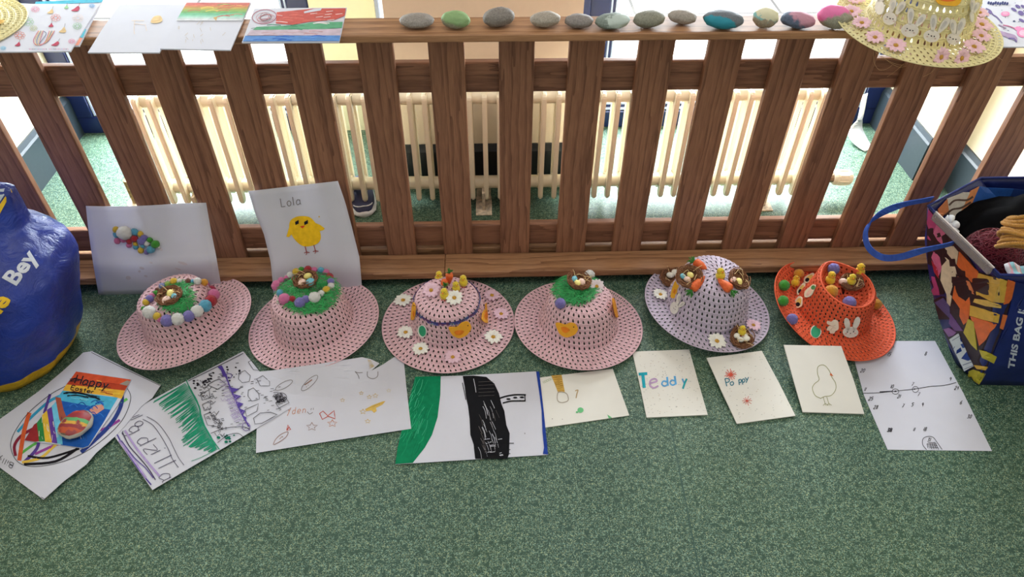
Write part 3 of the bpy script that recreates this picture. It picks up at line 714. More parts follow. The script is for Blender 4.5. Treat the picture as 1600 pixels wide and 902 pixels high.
I.line(T([(455, 205), (480, 260), (520, 330), (545, 420), (580, 510), (650, 612)]), 1.6, GZ); I.line(T([(470, 240), (530, 360), (545, 440), (600, 540), (625, 590)]), 2.4, GZ)
I.line(T([(485, 680), (540, 660), (640, 610)]), .8, GZ)
# big vertical-running lettering
for ch, x, y, sc_ in (('g', 108, 492, 1.15), ('o', 148, 458, .9), ('d', 160, 560, 1.25), ('z', 205, 610, 1.2), ('i', 245, 640, 1.2), ('l', 265, 690, 1.3), ('l', 290, 720, 1.3), ('a', 290, 770, 1.2)):
    I.write(ch, T([(x, y)])[0], (10*sc_, 15*sc_), (21*sc_, -10*sc_), 1.0, PEN)
I.line(T([(200, 435), (260, 470), (310, 540), (350, 610), (375, 670), (410, 718)]), .9, PEN); I.line(T([(225, 420), (290, 460), (350, 540), (380, 600), (410, 660), (443, 705)]), .8, PEN)
I.line(T([(80, 510), (120, 590), (180, 660), (230, 720), (275, 790)]), 1.6, PEN); I.line(T([(50, 525), (90, 600), (150, 690), (200, 760), (250, 820)]), 2.0, VI); I.line(T([(75, 560), (150, 660), (215, 720), (262, 780)]), 1.4, VI)
I.line(T([(95, 500), (160, 600), (240, 700), (300, 770)]), 3.2, LV); I.line(T([(60, 560), (130, 650), (220, 780)]), 3.0, LV)
I.line(T([(130, 440), (165, 425), (200, 410)]), .8, PEN); I.line(T([(140, 425), (180, 408)]), .8, PEN)
# the town
town = T([(490, 215), (780, 60), (940, 260), (660, 560)])
I.line(T([(468, 210), (640, 125), (790, 48)]), .9, BLK)
doodles(I, T([(490, 230), (560, 190), (680, 540), (640, 570)]), 16, BLK, .8, 'zig', 4, 8); doodles(I, T([(490, 215), (740, 90), (900, 300), (620, 520)]), 46, BLK, .8, 'dash', 3, 6)
doodles(I, T([(480, 220), (620, 150), (640, 200), (500, 260)]), 16, BLK, .8, 'dot', 3, 5); doodles(I, T([(560, 380), (640, 430), (700, 500), (620, 520)]), 20, BLK, .6, 'ring', 1.2, 2.4)
doodles(I, T([(690, 120), (760, 100), (780, 200), (700, 220)]), 12, BLK, .9, 'dot', 2, 4); doodles(I, T([(640, 545), (720, 510), (760, 560), (650, 600)]), 11, col(20, 110, 90), .9, 'dot', 3, 6)
for poly in ([(540, 290), (590, 262), (595, 310), (550, 325)], [(550, 350), (600, 325), (595, 375), (560, 385)], [(560, 410), (600, 393), (612, 440), (645, 462), (640, 480), (580, 470)], [(580, 235), (620, 210), (650, 200), (690, 230), (640, 260)],
             [(765, 165), (800, 150), (832, 180), (825, 215), (785, 222), (762, 200)], [(870, 200), (905, 180), (945, 215), (945, 240), (890, 240)], [(820, 265), (850, 252), (882, 285), (885, 318), (840, 330), (818, 300)], [(850, 430), (890, 400), (950, 395), (990, 410), (900, 460), (860, 465)],
             [(800, 380), (880, 345), (870, 390), (810, 420)], [(820, 100), (840, 90), (870, 130), (890, 150), (850, 145)], [(980, 340), (1040, 310), (1060, 340), (1000, 370)]):
    I.line(T(poly), .8, BLK, True, False)
doodles(I, T([(960, 290), (1020, 285), (1050, 330), (990, 340)]), 34, BLK, .7, 'ring', 1, 2.2); doodles(I, T([(850, 190), (1000, 240), (1030, 370), (880, 440)]), 30, BLK, .7, 'dash', 3, 6)
I.ell(T([(1012, 308)])[0], 9, 7, BLK, line=.8); doodles(I, T([(700, 470), (800, 440), (840, 480), (720, 530)]), 10, BLK, .7, 'dash', 3, 6)
I.line(T([(640, 575), (700, 530), (760, 520), (790, 540)]), .8, BLK); I.line(T([(600, 520), (680, 490), (790, 480), (830, 500)]), .8, BLK)
# violet spine
I.line(T([(690, 190), (710, 240), (740, 310), (765, 370), (790, 420), (825, 480)]), 2.2, VI)
for k, (x, y) in enumerate(((700, 245), (722, 285), (745, 330), (765, 372), (782, 410))): I.fill(T([(x, y), (x+68-k*10, y+16), (x+22, y+38)]), VI)
I.fill(T([(640, 130), (665, 120), (680, 150), (700, 190), (672, 185), (660, 150)]), VI); I.ell(T([(705, 182)])[0], 5, 3.6, VI, line=1)
for k in range(13):
    x, y = 640+k*8, 200+k*21; I.line(T([(x, y), (x+38, y-14), (x+52, y+10), (x+16, y+22)]), .5, LV if k % 2 else col(130, 110, 160))
I.ell(T([(808, 480)])[0], 6, 6.5, col(110, 90, 150), line=.9); doodles(I, T([(650, 280), (740, 300), (780, 420), (690, 430)]), 14, LV, .6, 'zig', 4, 8)
finish(o, I)
# --- Billy sheet with the oval of coloured bands
T = lambda pts: crop(0, 540, .28825, pts)
o = sheet('paper_sheet', [(-78, 700), (-30, 672), (0, 655), (60, 612), (98, 580), (130, 551), (144, 549), (200, 577), (251, 602), (238, 622), (222, 634), (208, 650), (196, 665), (180, 682), (150, 708), (135, 726), (100, 752), (68, 781), (0, 731)], PAPER,
          'white sheet at far left with an oval crossed by coloured bands, signed Billy', .0062, wave=.0012)
S_ = Surf([o]); I = Ink(S_, .0004)
oval = [(700, 250), (705, 310), (660, 410), (560, 510), (440, 590), (300, 642), (170, 657), (95, 630), (60, 560), (70, 490), (130, 395), (200, 325), (300, 250), (420, 200), (560, 190), (650, 205)]
I.line(T([(495, 38), (640, 110), (868, 218)]), .8, BLK); I.line(T([(0, 670), (120, 762), (240, 832)]), .8, BLK)
for pts_, wd, c_ in (([(95, 470), (180, 380), (290, 290), (420, 250)], 4.2, (56, 150, 190)), ([(240, 370), (255, 320), (272, 265)], 4.4, (84, 62, 140)), ([(85, 600), (80, 540), (130, 480), (250, 420)], 4.6, (130, 40, 60)),
                     ([(690, 290), (640, 320), (560, 345)], 4, (100, 180, 90)), ([(110, 590), (180, 540), (260, 500)], 4, (90, 165, 80)), ([(650, 405), (560, 455), (470, 460)], 4, (150, 70, 150)),
                     ([(190, 590), (290, 545), (420, 500)], 4, (150, 70, 150)), ([(660, 250), (655, 330), (590, 440), (440, 580)], 6.2, (46, 62, 130)), ([(130, 635), (200, 560), (215, 480)], 5, (84, 62, 140)),
                     ([(120, 635), (220, 610), (290, 550), (360, 490)], 4.2, (222, 184, 80)), ([(150, 600), (260, 610), (430, 560)], 3.4, (30, 28, 34)), ([(130, 645), (300, 630), (420, 560)], 4, (30, 28, 34)), ([(160, 365), (130, 470), (105, 625)], 6.6, (206, 92, 52))):
    I.line(T(pts_), wd, col(*c_))
I.line(T(oval), .9, BLK, True)
I.write('Billy', T([(75, 640)])[0], (-10.5, -5.5), (-3.5, 7.5), .9, BLK, .2)
finish(o, I)
# --- painted card on it
o = sheet('painted_card', T([(413, 140), (711, 184), (640, 320), (480, 545), (450, 557), (300, 535), (133, 515), (190, 440), (330, 280)]), CARDW,
          'painted card lettered Happy Easter in rainbow colours lying on the oval drawing', .0082, .002)
I = Ink(PL(.0102))
for poly, c_ in (([(413, 142), (710, 186), (695, 215), (385, 180)], (206, 80, 48)), ([(385, 180), (695, 215), (678, 245), (360, 212)], (176, 64, 40)), ([(360, 212), (678, 245), (660, 290), (600, 275), (340, 245), (352, 225)], (222, 170, 60)),
                 ([(340, 245), (640, 284), (600, 350), (330, 300), (310, 285)], (76, 170, 205)), ([(330, 300), (600, 350), (560, 420), (480, 545), (450, 556), (330, 540), (350, 420)], (34, 88, 170)),
                 ([(133, 515), (185, 430), (212, 410), (215, 520), (190, 523)], (150, 46, 50)), ([(200, 420), (235, 375), (245, 520), (212, 522)], (50, 130, 70)), ([(228, 380), (262, 345), (285, 528), (245, 524)], (222, 180, 60)),
                 ([(255, 350), (285, 330), (315, 533), (282, 528)], (100, 64, 150)), ([(280, 330), (320, 290), (340, 538), (312, 533)], (110, 190, 220)), ([(300, 280), (330, 285), (345, 350), (365, 400), (345, 450), (322, 400)], (160, 84, 66)),
                 ([(485, 350), (520, 325), (560, 320), (565, 345), (520, 375), (500, 370)], (214, 150, 130)), ([(648, 210), (690, 190), (705, 195), (690, 220)], (150, 140, 130))):
    I.fill(T(poly), col(*c_))
for k in range(26):
    x = random.uniform(370, 640); y = random.uniform(165, 245)+(x-370)*.13; I.line(T([(x, y), (x+random.uniform(20, 60), y+random.uniform(2, 10))]), random.uniform(.5, 1.4), col(*random.choice(((196, 96, 50), (150, 50, 36), (230, 190, 70), (90, 60, 40)))))
for k in range(14):
    x = random.uniform(340, 520); y = random.uniform(250, 285)+(x-340)*.1; I.line(T([(x, y), (x+random.uniform(20, 70), y+8)]), random.uniform(.6, 1.6), col(*random.choice(((30, 40, 50), (120, 200, 220), (20, 60, 80)))))
for k in range(16):
    x = random.uniform(370, 540); y = random.uniform(310, 400); I.line(T([(x, y), (x+25, y-12), (x+45, y+6)]), 1.2, col(*random.choice(((30, 70, 160), (50, 120, 200)))))
for k in range(40):
    x = random.uniform(190, 470); y = random.uniform(400, 520); x += (520-y)*.15; I.line(T([(x, y), (x+random.uniform(-6, 2), y-random.uniform(14, 34))]), random.uniform(.4, .9), col(*random.choice(((240, 226, 220), (30, 40, 90), (90, 150, 200), (60, 60, 70)))) if x > 340 or k % 4 == 0 else col(236, 226, 210))
I.layer += 6
I.write('Happy', T([(405, 206)])[0], (14.5, 2.6), (5, -13), 1.9, BLK, .22); I.write('Easter', T([(385, 240)])[0], (9.5, 1.9), (2.4, -6.4), 1.3, BLK, .2)
I.line(T([(345, 262), (400, 255), (470, 268), (545, 295)]), 2.4, col(24, 30, 40), wob=.8); I.line(T([(365, 275), (420, 272), (480, 285)]), 2.0, col(30, 50, 60), wob=.8); I.line(T([(380, 185), (420, 178), (380, 195), (430, 192)]), 1.2, BLK)
finish(o, I)
# painted stone on the card
c = atz(122.5, 669, .0102); k_ = depth(c)/FPX
m = N('painted_stone'); v = m.coords(rnd=False); sep = m.n('ShaderNodeSeparateXYZ'); m.l(v, sep.inputs[0])
yy = m.math('ADD', m.math('ADD', sep.outputs[1], m.math('MULTIPLY', sep.outputs[0], -.15)), m.math('MULTIPLY', m.noise(v, 80, 2), .006))
mr = m.n('ShaderNodeMapRange'); m.l(yy, mr.inputs[0]); mr.inputs[1].default_value = -.034; mr.inputs[2].default_value = .036
stripes = m.ramp(mr.outputs[0], [(0, lin((110, 96, 84))), (.14, lin((196, 84, 52))), (.32, lin((150, 50, 60))), (.42, lin((222, 170, 70))), (.52, lin((96, 170, 110))), (.64, lin((160, 54, 60))), (.84, lin((206, 74, 50))), (.96, lin((110, 180, 210)))], 'CONSTANT')
body = m.ramp(m.noise(v, 50, 2), [(.52, (0, 0, 0)), (.58, (1, 1, 1))]); c2 = m.mix(body, stripes, lin((150, 62, 66)))
topm = m.math('GREATER_THAN', sep.outputs[2], .017); m.col(m.mix(topm, lin((176, 172, 162)), c2)); m.rough(.5)
bm = bmesh.new(); ball(bm, (0, 0, .0125), 1, 4, (24*k_, .034, .0125), .08, 4); o = bmo('painted_stone', bm, m.m, None, True); o.location = (c.x, c.y, .0106); o.rotation_euler = (0, 0, R(-18))
tag(o, 'stone painted with red, yellow and green stripes resting on the Happy Easter card', 'stone')
# --- cards on the top board
T = lambda pts: crop(0, 0, .25063, pts)
TB = .638
o = sheet('card', [(30, 72), (122, 72), (124, 72), (162, -3), (56, 3)], CARDW, 'card with blue paint along its far edge, beneath the pear and flower card', TB+.0002, .002)
I = Ink(PL(TB+.0024)); I.fill([(54, 8), (159, 4), (162, -2), (56, 3)], col(70, 176, 206)); I.fill([(110, 72), (123, 71), (129, 60), (113, 58)], col(236, 160, 140)); I.fill([(114, 58), (130, 59), (135, 46), (120, 44)], col(100, 190, 210)); finish(o, I)
o = sheet('card', [(0, 81), (-40, 81), (12, 4), (51, 6), (156, 6), (110, 80)], CARDW, 'white card of pears and flowers beside the left yellow hat', TB+.0026, .0022)
T3 = lambda pts: crop(0, 0, .13304, pts); I = Ink(PL(TB+.0052)); MG = col(178, 66, 92); TN = col(214, 186, 140); PK = col(226, 140, 170); GRN = col(150, 196, 150)
def pear(x, y, s_, dx, mt): I.fill(T3([(x-s_*.6-dx*.4, y+s_*.25), (x-s_*.3, y-s_*.1), (x+dx*.5, y-s_*.55), (x+dx*.8+s_*.1, y-s_*.2), (x+s_*.45, y+s_*.15), (x+s_*.1, y+s_*.35)]), mt, smooth=True); I.line(T3([(x+dx*.6, y-s_*.5), (x+dx*1.1, y-s_*1.1)]), .5, GRY)
for a in ((600, 140, 60, 25, TN), (785, 85, 50, 5, GRN), (895, 110, 70, 45, MG), (605, 300, 55, 5, MG), (745, 360, 75, 20, TN), (215, 525, 55, 20, MG), (655, 520, 60, 45, MG)): pear(*a)
for x, y, s_, mt in ((415, 110, 55, PK), (655, 210, 65, col(216, 130, 120)), (915, 215, 70, col(226, 206, 200)), (330, 260, 75, GRN), (395, 335, 50, col(190, 196, 150)), (910, 310, 60, GRN), (235, 420, 70, col(214, 110, 80)), (845, 490, 45, PK), (1080, 70, 35, col(110, 170, 220)), (40, 570, 35, col(120, 190, 220))):
    p = T3([(x, y)])[0]
    for k in range(8): a = 2*PI*k/8; I.ell((p[0]+math.cos(a)*s_*.088, p[1]+math.sin(a)*s_*.06), s_*.035, s_*.028, mt, line=.5, n=8)
    I.ell(p, s_*.05, s_*.035, mt, line=.5, n=8)
for k, c_ in enumerate(((196, 90, 110), (222, 190, 120), (110, 120, 150), (222, 190, 120), (196, 90, 110))):
    d = k*10; I.line(T3([(455+d*1.4, 365), (395+d*2, 480), (440+d*.8, 535), (560-d*.6, 490), (645-d*1.6, 365)]), .9, col(*c_))
I.line(T3([(515, 370), (545, 400), (500, 470), (460, 520)]), .9, col(110, 120, 150))
for k in range(26):
    if k != 12: I.line(T3([(345+k*18, 575), (352+k*18, 590)]), .7, col(*random.choice(((70, 60, 90), (190, 100, 150), (120, 160, 190)))))
finish(o, I)
o = sheet('card', [(137, 82), (160, 45), (187, 8), (290, 7), (288, 11), (249, 82)], CARDW, 'near blank white card with two faint yellow marks on the fence top board', TB+.0002, .0022)
I = Ink(PL(TB+.0028)); FY = col(228, 200, 150); FP = col(230, 220, 214)
I.fill(T([(940, 140), (960, 105), (1000, 100), (1012, 130), (980, 145)]), FY, smooth=True); I.line(T([(945, 135), (1005, 128)]), .8, col(212, 176, 120))
for a, b in (((840, 130), (835, 190)), ((905, 150), (915, 195)), ((820, 130), (900, 130)), ((840, 150), (900, 155)), ((835, 190), (840, 215))): I.line(T([a, b]), .8, col(226, 208, 192))
finish(o, I)
o = sheet('card', [(250, 76), (292, 4), (392, 4), (376, 41), (360, 78)], CARDW, 'card with red yellow and green rainbow bands across its far half', TB+.0028, .0022)
I = Ink(PL(TB+.0054))
L0 = lambda y: 292-(y-4)*.583; R0 = lambda y: 392-(y-4)*.43
for k in range(14):
    y0, y1 = 4.5+k*2, 6.8+k*2
    cols = [(206, 116, 110), (208, 120, 106), (210, 132, 98), (196, 150, 90), (186, 164, 92), (160, 172, 94), (140, 176, 104), (124, 180, 116), (122, 190, 150), (126, 196, 160), (150, 206, 186), (176, 214, 204), (200, 214, 214), (214, 218, 226)]
    I.fill([(L0(y0), y0), (R0(y0)-1, y0), (R0(y1)-1, y1), (L0(y1), y1)], col(*cols[k]))
for k in range(18):
    y = random.uniform(6, 26); x = random.uniform(L0(y)+2, R0(y)-22); I.line([(x, y+1), (x+10, y-1), (x+20, y)], random.uniform(.5, 1.3), col(*random.choice(((214, 140, 110), (226, 206, 110), (120, 180, 110), (206, 100, 100)))))
for k in range(16):
    x = random.uniform(275, 355); y = random.uniform(36, 70); I.line([(x, y), (x+random.uniform(-4, 5), y-random.uniform(2, 6))], .5, col(196, 180, 160))
I.fill([(333, 28), (340, 26), (338, 33)], col(206, 170, 110)); finish(o, I)
T4 = lambda pts: crop(120, 0, .3125, pts)
o = sheet('painted_board', T4([(825, 212), (888, 44), (1100, 40), (1350, 38), (1332, 120), (1312, 210)]), CARDW, 'long painting of a red sky over green and blue bands on the top board', TB+.0002, .0022)
I = Ink(PL(TB+.0028)); PR = col(196, 92, 84); PG = col(96, 164, 128); PB = col(92, 140, 206); PLV = col(196, 180, 196)
I.fill(T4([(1000, 62), (1180, 44), (1345, 42), (1340, 80), (1290, 100), (1160, 110), (1080, 125), (995, 118)]), PR)
I.fill(T4([(900, 135), (1080, 128), (1180, 112), (1330, 110), (1325, 140), (1100, 155), (880, 150)]), PG)
I.fill(T4([(870, 152), (1320, 145), (1318, 178), (850, 178)]), PLV); I.fill(T4([(843, 180), (1318, 178), (1313, 206), (830, 208)]), PB)
for k in range(40):
    x = random.uniform(870, 1240); y = random.uniform(60, 205); cc = (214, 120, 110) if y < 115 and x > 990 else (236, 226, 232) if y < 120 else (70, 140, 110) if y < 150 else (190, 150, 160) if y < 178 else (50, 100, 190)
    I.line(T4([(x, y), (x+30, y-3), (x+70, y+2)]), random.uniform(.4, 1.2), col(*cc))
for k in range(8):
    x = random.uniform(1160, 1300); y = random.uniform(48, 110); I.line(T4([(x, y), (x+35, y-4)]), .7, col(240, 232, 236))
I.fill(T4([(1135, 60), (1185, 46), (1225, 44), (1220, 54), (1138, 68)]), CARDW)
I.ell(T4([(938, 85)])[0], 19, 11, col(170, 80, 100), -.1, line=.9)
for k in range(7): I.ell(T4([(940+random.uniform(-12, 12), 88+random.uniform(-6, 6))])[0], random.uniform(7, 14), random.uniform(3, 7), random.choice((GRY, GRY, col(190, 100, 110))), -.2, line=.5)
finish(o, I)
T5 = lambda pts: crop(1450, 0, .12195, pts)
o = sheet('card', [(1508, -40), (1528, 4), (1548, 40), (1562, 73), (1664, 73), (1600, -40)], CARDW, 'white card with purple splashes and pink shapes behind the right yellow hat', TB+.0002, .0022)
I = Ink(PL(TB+.0028)); PU = col(112, 100, 156); PN = col(232, 140, 186)
for k in range(9): I.ell(T5([(775+k*30, 38+(k % 3)*6)])[0], 1.7, 2.6, col(60, 66, 116), .4)
I.line(T5([(740, 110), (800, 140), (830, 190), (880, 220), (950, 300)]), 1.8, PU); I.ell(T5([(990, 180)])[0], 6.8, 3.8, PN); I.ell(T5([(990, 172)])[0], 4.4, 2.2, col(240, 170, 200))
for x, y, a_, b_ in ((1100, 125, 5, 2), (1150, 85, 4.5, 2.4), (1190, 170, 5, 3.4), (1215, 85, 4, 2), (1200, 265, 5, 2), (790, 160, 3, 2.2), (665, 95, 3, 2)): I.ell(T5([(x, y)])[0], a_, b_, PU, .5)
for k in range(26): x, y = random.uniform(650, 1230), random.uniform(20, 560); (x > 700+(y-100)*.45) and I.ell(T5([(x, y)])[0], random.uniform(.5, 1.8), random.uniform(.4, 1.1), col(60, 70, 110))
I.line(T5([(960, 325), (1040, 340), (1150, 385)]), 1.6, col(190, 110, 150)); I.ell(T5([(1155, 370)])[0], 5.5, 3.4, PN); I.ell(T5([(1215, 420)])[0], 9.5, 7.5, PN); I.ell(T5([(1218, 425)])[0], 6.4, 4.6, col(244, 190, 216))
I.fill(T5([(920, 400), (1000, 420), (1120, 460), (1140, 530), (1060, 500), (930, 450)]), col(170, 150, 186), smooth=True); I.line(T5([(1030, 495), (1100, 500), (1135, 545)]), 2.2, PU); I.line(T5([(900, 320), (980, 360), (960, 380)]), 1.6, col(150, 130, 160)); finish(o, I)
# --- the two sheets leaning on the fence
def leaner(name, rows, y0, y1, label, nx=18, ny=18, bow=lambda u, v: 0):
    """rows: list of (v, left point, right point) from the bottom (v=0, near the floor) to the top (v=1, against the slats)"""
    vs = []
    for j in range(ny+1):
        v_ = j/ny
        for k in range(len(rows)-1):
            if rows[k][0] <= v_ <= rows[k+1][0]+1e-9: break
        t = (v_-rows[k][0])/(rows[k+1][0]-rows[k][0]); L_ = Vector(rows[k][1]).lerp(Vector(rows[k+1][1]), t); R_ = Vector(rows[k][2]).lerp(Vector(rows[k+1][2]), t)
        for i in range(nx+1):
            u = i/nx; p = L_.lerp(R_, u); vs.append(aty(p.x, p.y+bow(u, v_)[1], y0+(y1-y0)*max(0, (v_-.32)/.68)**.8+bow(u, v_)[0]))
    n = nx+1; fs = [(j*n+i, j*n+i+1, j*n+n+i+1, j*n+n+i) for j in range(ny) for i in range(nx)]
    b = len(vs); vs += [p+Vector((0, .0004, 0)) for p in vs]; fs += [tuple(b+i for i in f)[::-1] for f in fs]
    rim = [i for i in range(n)]+[j*n+n-1 for j in range(1, ny+1)]+[ny*n+i for i in range(nx-1, -1, -1)]+[j*n for j in range(ny-1, 0, -1)]
    for a, c_ in zip(rim, rim[1:]+rim[:1]): fs.append((a, b+a, b+c_, c_))
    c0 = sum(vs[:n], Vector())/n; vs = [p-c0 for p in vs]
    o = mk(name, vs, fs, PAPER, None, True); o.location = c0; tag(o, label, 'drawing'); return o
pom_sheet = leaner('paper_sheet', [(0, (154, 461), (346, 449)), (.35, (145, 410), (338, 402)), (.7, (138, 360), (329, 357)), (1, (134, 322), (322, 317))], 1.264, 1.334,
    'large white sheet with a cluster of glued pompoms leaning on the fence', bow=lambda u, v_: (-.012*math.sin(PI*u)*(1-v_*.8)*0 - .004*v_*(1 if u > .95 else 0), 3*math.sin(PI*u)*(1-v_)*1.0 + 2.2*math.sin(PI*min(1, u*1.3))*v_**3))
T = lambda pts: crop(0, 226, .25063, pts)
S_ = Surf([pom_sheet])
POMS = [(722, 531, 20, 'Y'), (724, 563, 20, 'B'), (775, 552, 42, 'W'), (812, 560, 16, 'W'), (840, 545, 23, 'B'), (875, 558, 18, 'Y'), (732, 600, 20, 'P'), (770, 594, 18, 'P'), (806, 600, 21, 'R'), (838, 588, 22, 'R'), (805, 628, 16, 'P'), (843, 620, 15, 'Y'),
        (846, 640, 15, 'B'), (898, 582, 20, 'V'), (882, 605, 24, 'V'), (934, 596, 17, 'G'), (968, 622, 24, 'G'), (918, 618, 18, 'W'), (890, 630, 16, 'B'), (940, 655, 24, 'B'), (878, 660, 19, 'Y'), (915, 670, 16, 'V'), (990, 640, 10, 'W')]
PC = {'Y': (242, 202, 60), 'B': (96, 180, 214), 'W': (244, 242, 240), 'P': (232, 122, 176), 'R': (186, 34, 52), 'V': (134, 124, 200), 'G': (70, 168, 52), 'T': (130, 78, 60), 'L': (160, 200, 90), 'C': (196, 50, 90), 'I': (150, 160, 214), 'O': (240, 168, 48)}
PNAME = {'Y': 'yellow', 'B': 'blue', 'W': 'white', 'P': 'pink', 'R': 'red', 'V': 'violet', 'G': 'green', 'T': 'brown', 'L': 'lime green', 'C': 'crimson', 'I': 'pale blue', 'O': 'orange yellow'}
pm = {}
def pom_mesh(k):
    s_ = random.randrange(3)
    if (k, s_) not in pm:
        bm = bmesh.new(); g = bmesh.ops.create_icosphere(bm, subdivisions=4, radius=1)
        for v_ in bm.verts: v_.co *= .93+.09*noise.noise(v_.co*6+Vector((s_*9, 0, 0)))+.10*noise.noise(v_.co*17+Vector((s_*5, 0, 0)))+.04*noise.noise(v_.co*1.7+Vector((s_*7, 3, 0)))
        me = bpy.data.meshes.new('pompom'); bm.to_mesh(me); bm.free(); me.materials.append(felt(PC[k])); me.polygons.foreach_set('use_smooth', [True]*len(me.polygons)); pm[(k, s_)] = me
    return pm[(k, s_)]
def rest(S, px, py, rpx, sink=.85):
    """centre of a ball seen at a picture point that rests on surface S"""
    p, n = S.hit(px, py); d = ray(px, py).normalized()
    if p is None:
        dist, q, loc, n = S.near(px, py); r = rpx*depth(q)/FPX; return q, r, (q-loc).normalized() if (q-loc).length > 1e-5 else n
    r = rpx*depth(p)/FPX; return p-d*min(r*2.2, r*sink/max(.25, -n.dot(d))), r, n
def child(o, parent, M):
    o.parent = parent; o.matrix_basis = wmat(parent).inverted() @ M; return o
def pompom(parent, S, px, py, rpx, k):
    rpx *= 1.13; c_, r, n = rest(S, px, py, rpx); o = bpy.data.objects.new('pompom', pom_mesh(k)); C.objects.link(o); o['label'] = PNAME[k]+' pompom'
    child(o, parent, Matrix.LocRotScale(c_, Matrix.Rotation(random.uniform(0, 6), 3, 'Z'), Vector((r, r, r)))); return o
for x, y, r_, k in POMS:
    p = T([(x, y)])[0]; o = pompom(pom_sheet, S_, p[0], p[1], r_*.25, k); o.scale.y *= .8
I = Ink(S_, .0005); GL_ = flat((214, 206, 214), .25, .5)
for x, y, a_, b_ in ((1140, 740, 8, 2), (800, 830, 4, 3), (885, 770, 4, 2), (910, 820, 3, 1.6), (940, 735, 3, 1.2), (1110, 775, 5, 1), (1005, 655, 2.5, 2), (870, 790, 2, 2)): I.ell(T([(x, y)])[0], a_, b_, GL_, .3)
add_ink(pom_sheet, I)
T = lambda pts: crop(400, 226, .25063, pts)
lola = leaner('paper_sheet', [(0, (427, 480), (566, 476)), (.15, (427, 452), (566, 455)), (.38, (423, 410), (562, 404)), (.62, (412, 365), (549, 352)), (.8, (398, 332), (540, 318)), (1, (388, 299), (528, 283))], 1.262, 1.334,
    'tall curling white sheet lettered Lola with a painted yellow chick, leaning on the fence', bow=lambda u, v_: (-.003*math.sin(5*PI*u)*v_-.003, 0))
S_ = Surf([lola]); I = Ink(S_, .0013); YC = col(246, 196, 40)
I.write('Lola', T([(160, 388)])[0], (12, -1.6), (-2, -13), 1.0, GRY, .28)
I.fill(T([(240, 455), (275, 445), (330, 450), (365, 480), (395, 530), (405, 580), (385, 615), (340, 632), (295, 632), (250, 600), (220, 555), (208, 510), (215, 475)]), YC, 4, True)
I.fill(T([(212, 500), (222, 560), (205, 577), (190, 572)]), YC, smooth=False); I.fill(T([(365, 485), (400, 500), (430, 522), (420, 533), (392, 540)]), YC)
I.layer += 60
for x in (257, 313): I.fill(T([(x-11, 480), (x+11, 468), (x+12, 490), (x-9, 500)]), BLK)
I.fill(T([(276, 508), (308, 502), (292, 521)]), col(226, 80, 40)); LG = col(150, 60, 54)
for x, y in ((308, 632), (362, 624)): I.line(T([(x, y), (x+12, y+46)]), 1.2, LG); I.line(T([(x-6, y+42), (x+12, y+36), (x+28, y+40)]), 1.2, LG, smooth=False); I.line(T([(x+10, y+46), (x+6, y+54)]), 1, LG)
I.ell(T([(395, 448)])[0], 1, 1.2, col(210, 170, 60)); add_ink(lola, I)
# ------------------------------------------------------------------ STRAW HATS
def resample(prof, step):
    P = [Vector((a, b)) for a, b in prof]; P = catmull(P) if len(P) > 2 else P
    L = [0]
    for a, b in zip(P, P[1:]): L.append(L[-1]+(b-a).length)
    n = max(1, round(L[-1]/step)); out = []; j = 0
    def at(s):
        s = min(max(s, 0), L[-1]-1e-9)
        for j in range(len(L)-1):
            if L[j] <= s <= L[j+1]: return P[j].lerp(P[j+1], (s-L[j])/max(1e-9, L[j+1]-L[j]))
    return n, L[-1], at
UC = lambda w_: (0, .2, .5-w_, .5+w_, .8, 1)
VW = (0, .22, .40, .62, .80, 1); HW = (.05, .06, .125, .18, .08, .05); SKEW = (-.05, -.03, 0, .03, .05, .06)
def straw(name, prof, mat, parent, shape, cell=.0112, row=.0138, bump=.0028, hole=1.0, ph=0):
    n, Ltot, at = resample(prof, row); vs, fs = [], []
    def surf(s, th):
        q = at(s); return Vector(shape(q.x, q.y, th))
    for k in range(n):
        s0, s1 = Ltot*k/n, Ltot*(k+1)/n; qm = at((s0+s1)/2); N_ = max(6, round(2*PI*qm.x/cell)); off = (k % 2)*.5+ph+.13*k
        b = len(vs); ncol = N_*5
        cache = []
        for vi, v_ in enumerate(VW):
            s_ = s0+(s1-s0)*v_
            for c_ in range(N_):
                us = UC(HW[vi]*hole)
                for ui in range(5):
                    u = us[ui]; th = 2*PI*(c_+u+off+.22*(v_-.5))/N_
                    p = surf(s_, th); e = surf(min(s_+.0008, Ltot), th)-surf(max(s_-.0008, 0), th); t_ = surf(s_, th+.01)-surf(s_, th-.01)
                    nn_ = t_.cross(e); nn_ = nn_.normalized() if nn_.length > 1e-12 else Vector((0, 0, 1))
                    h = bump*(math.sin(PI*v_)**.5 if 0 < v_ < 1 else 0)*(.35+.65*math.cos(2*PI*u)**2 if ui else 1.0)
                    if ui in (2, 3): h -= bump*.35
                    vs.append(p-nn_*h*SGN[0])
        for vi in range(5):
            for c_ in range(ncol):
                if c_ % 5 == 2 and vi in (1, 2, 3): continue
                a = b+vi*ncol+c_; d = b+vi*ncol+(c_+1) % ncol; fs.append((a, d, d+ncol, a+ncol))
    o = mk(name, vs, fs, mat, parent, True); so = o.modifiers.new('thickness', 'SOLIDIFY'); so.thickness = .0010; so.offset = 1 if SGN[0] > 0 else -1; so.use_rim = True
    return o
SGN = [-1]
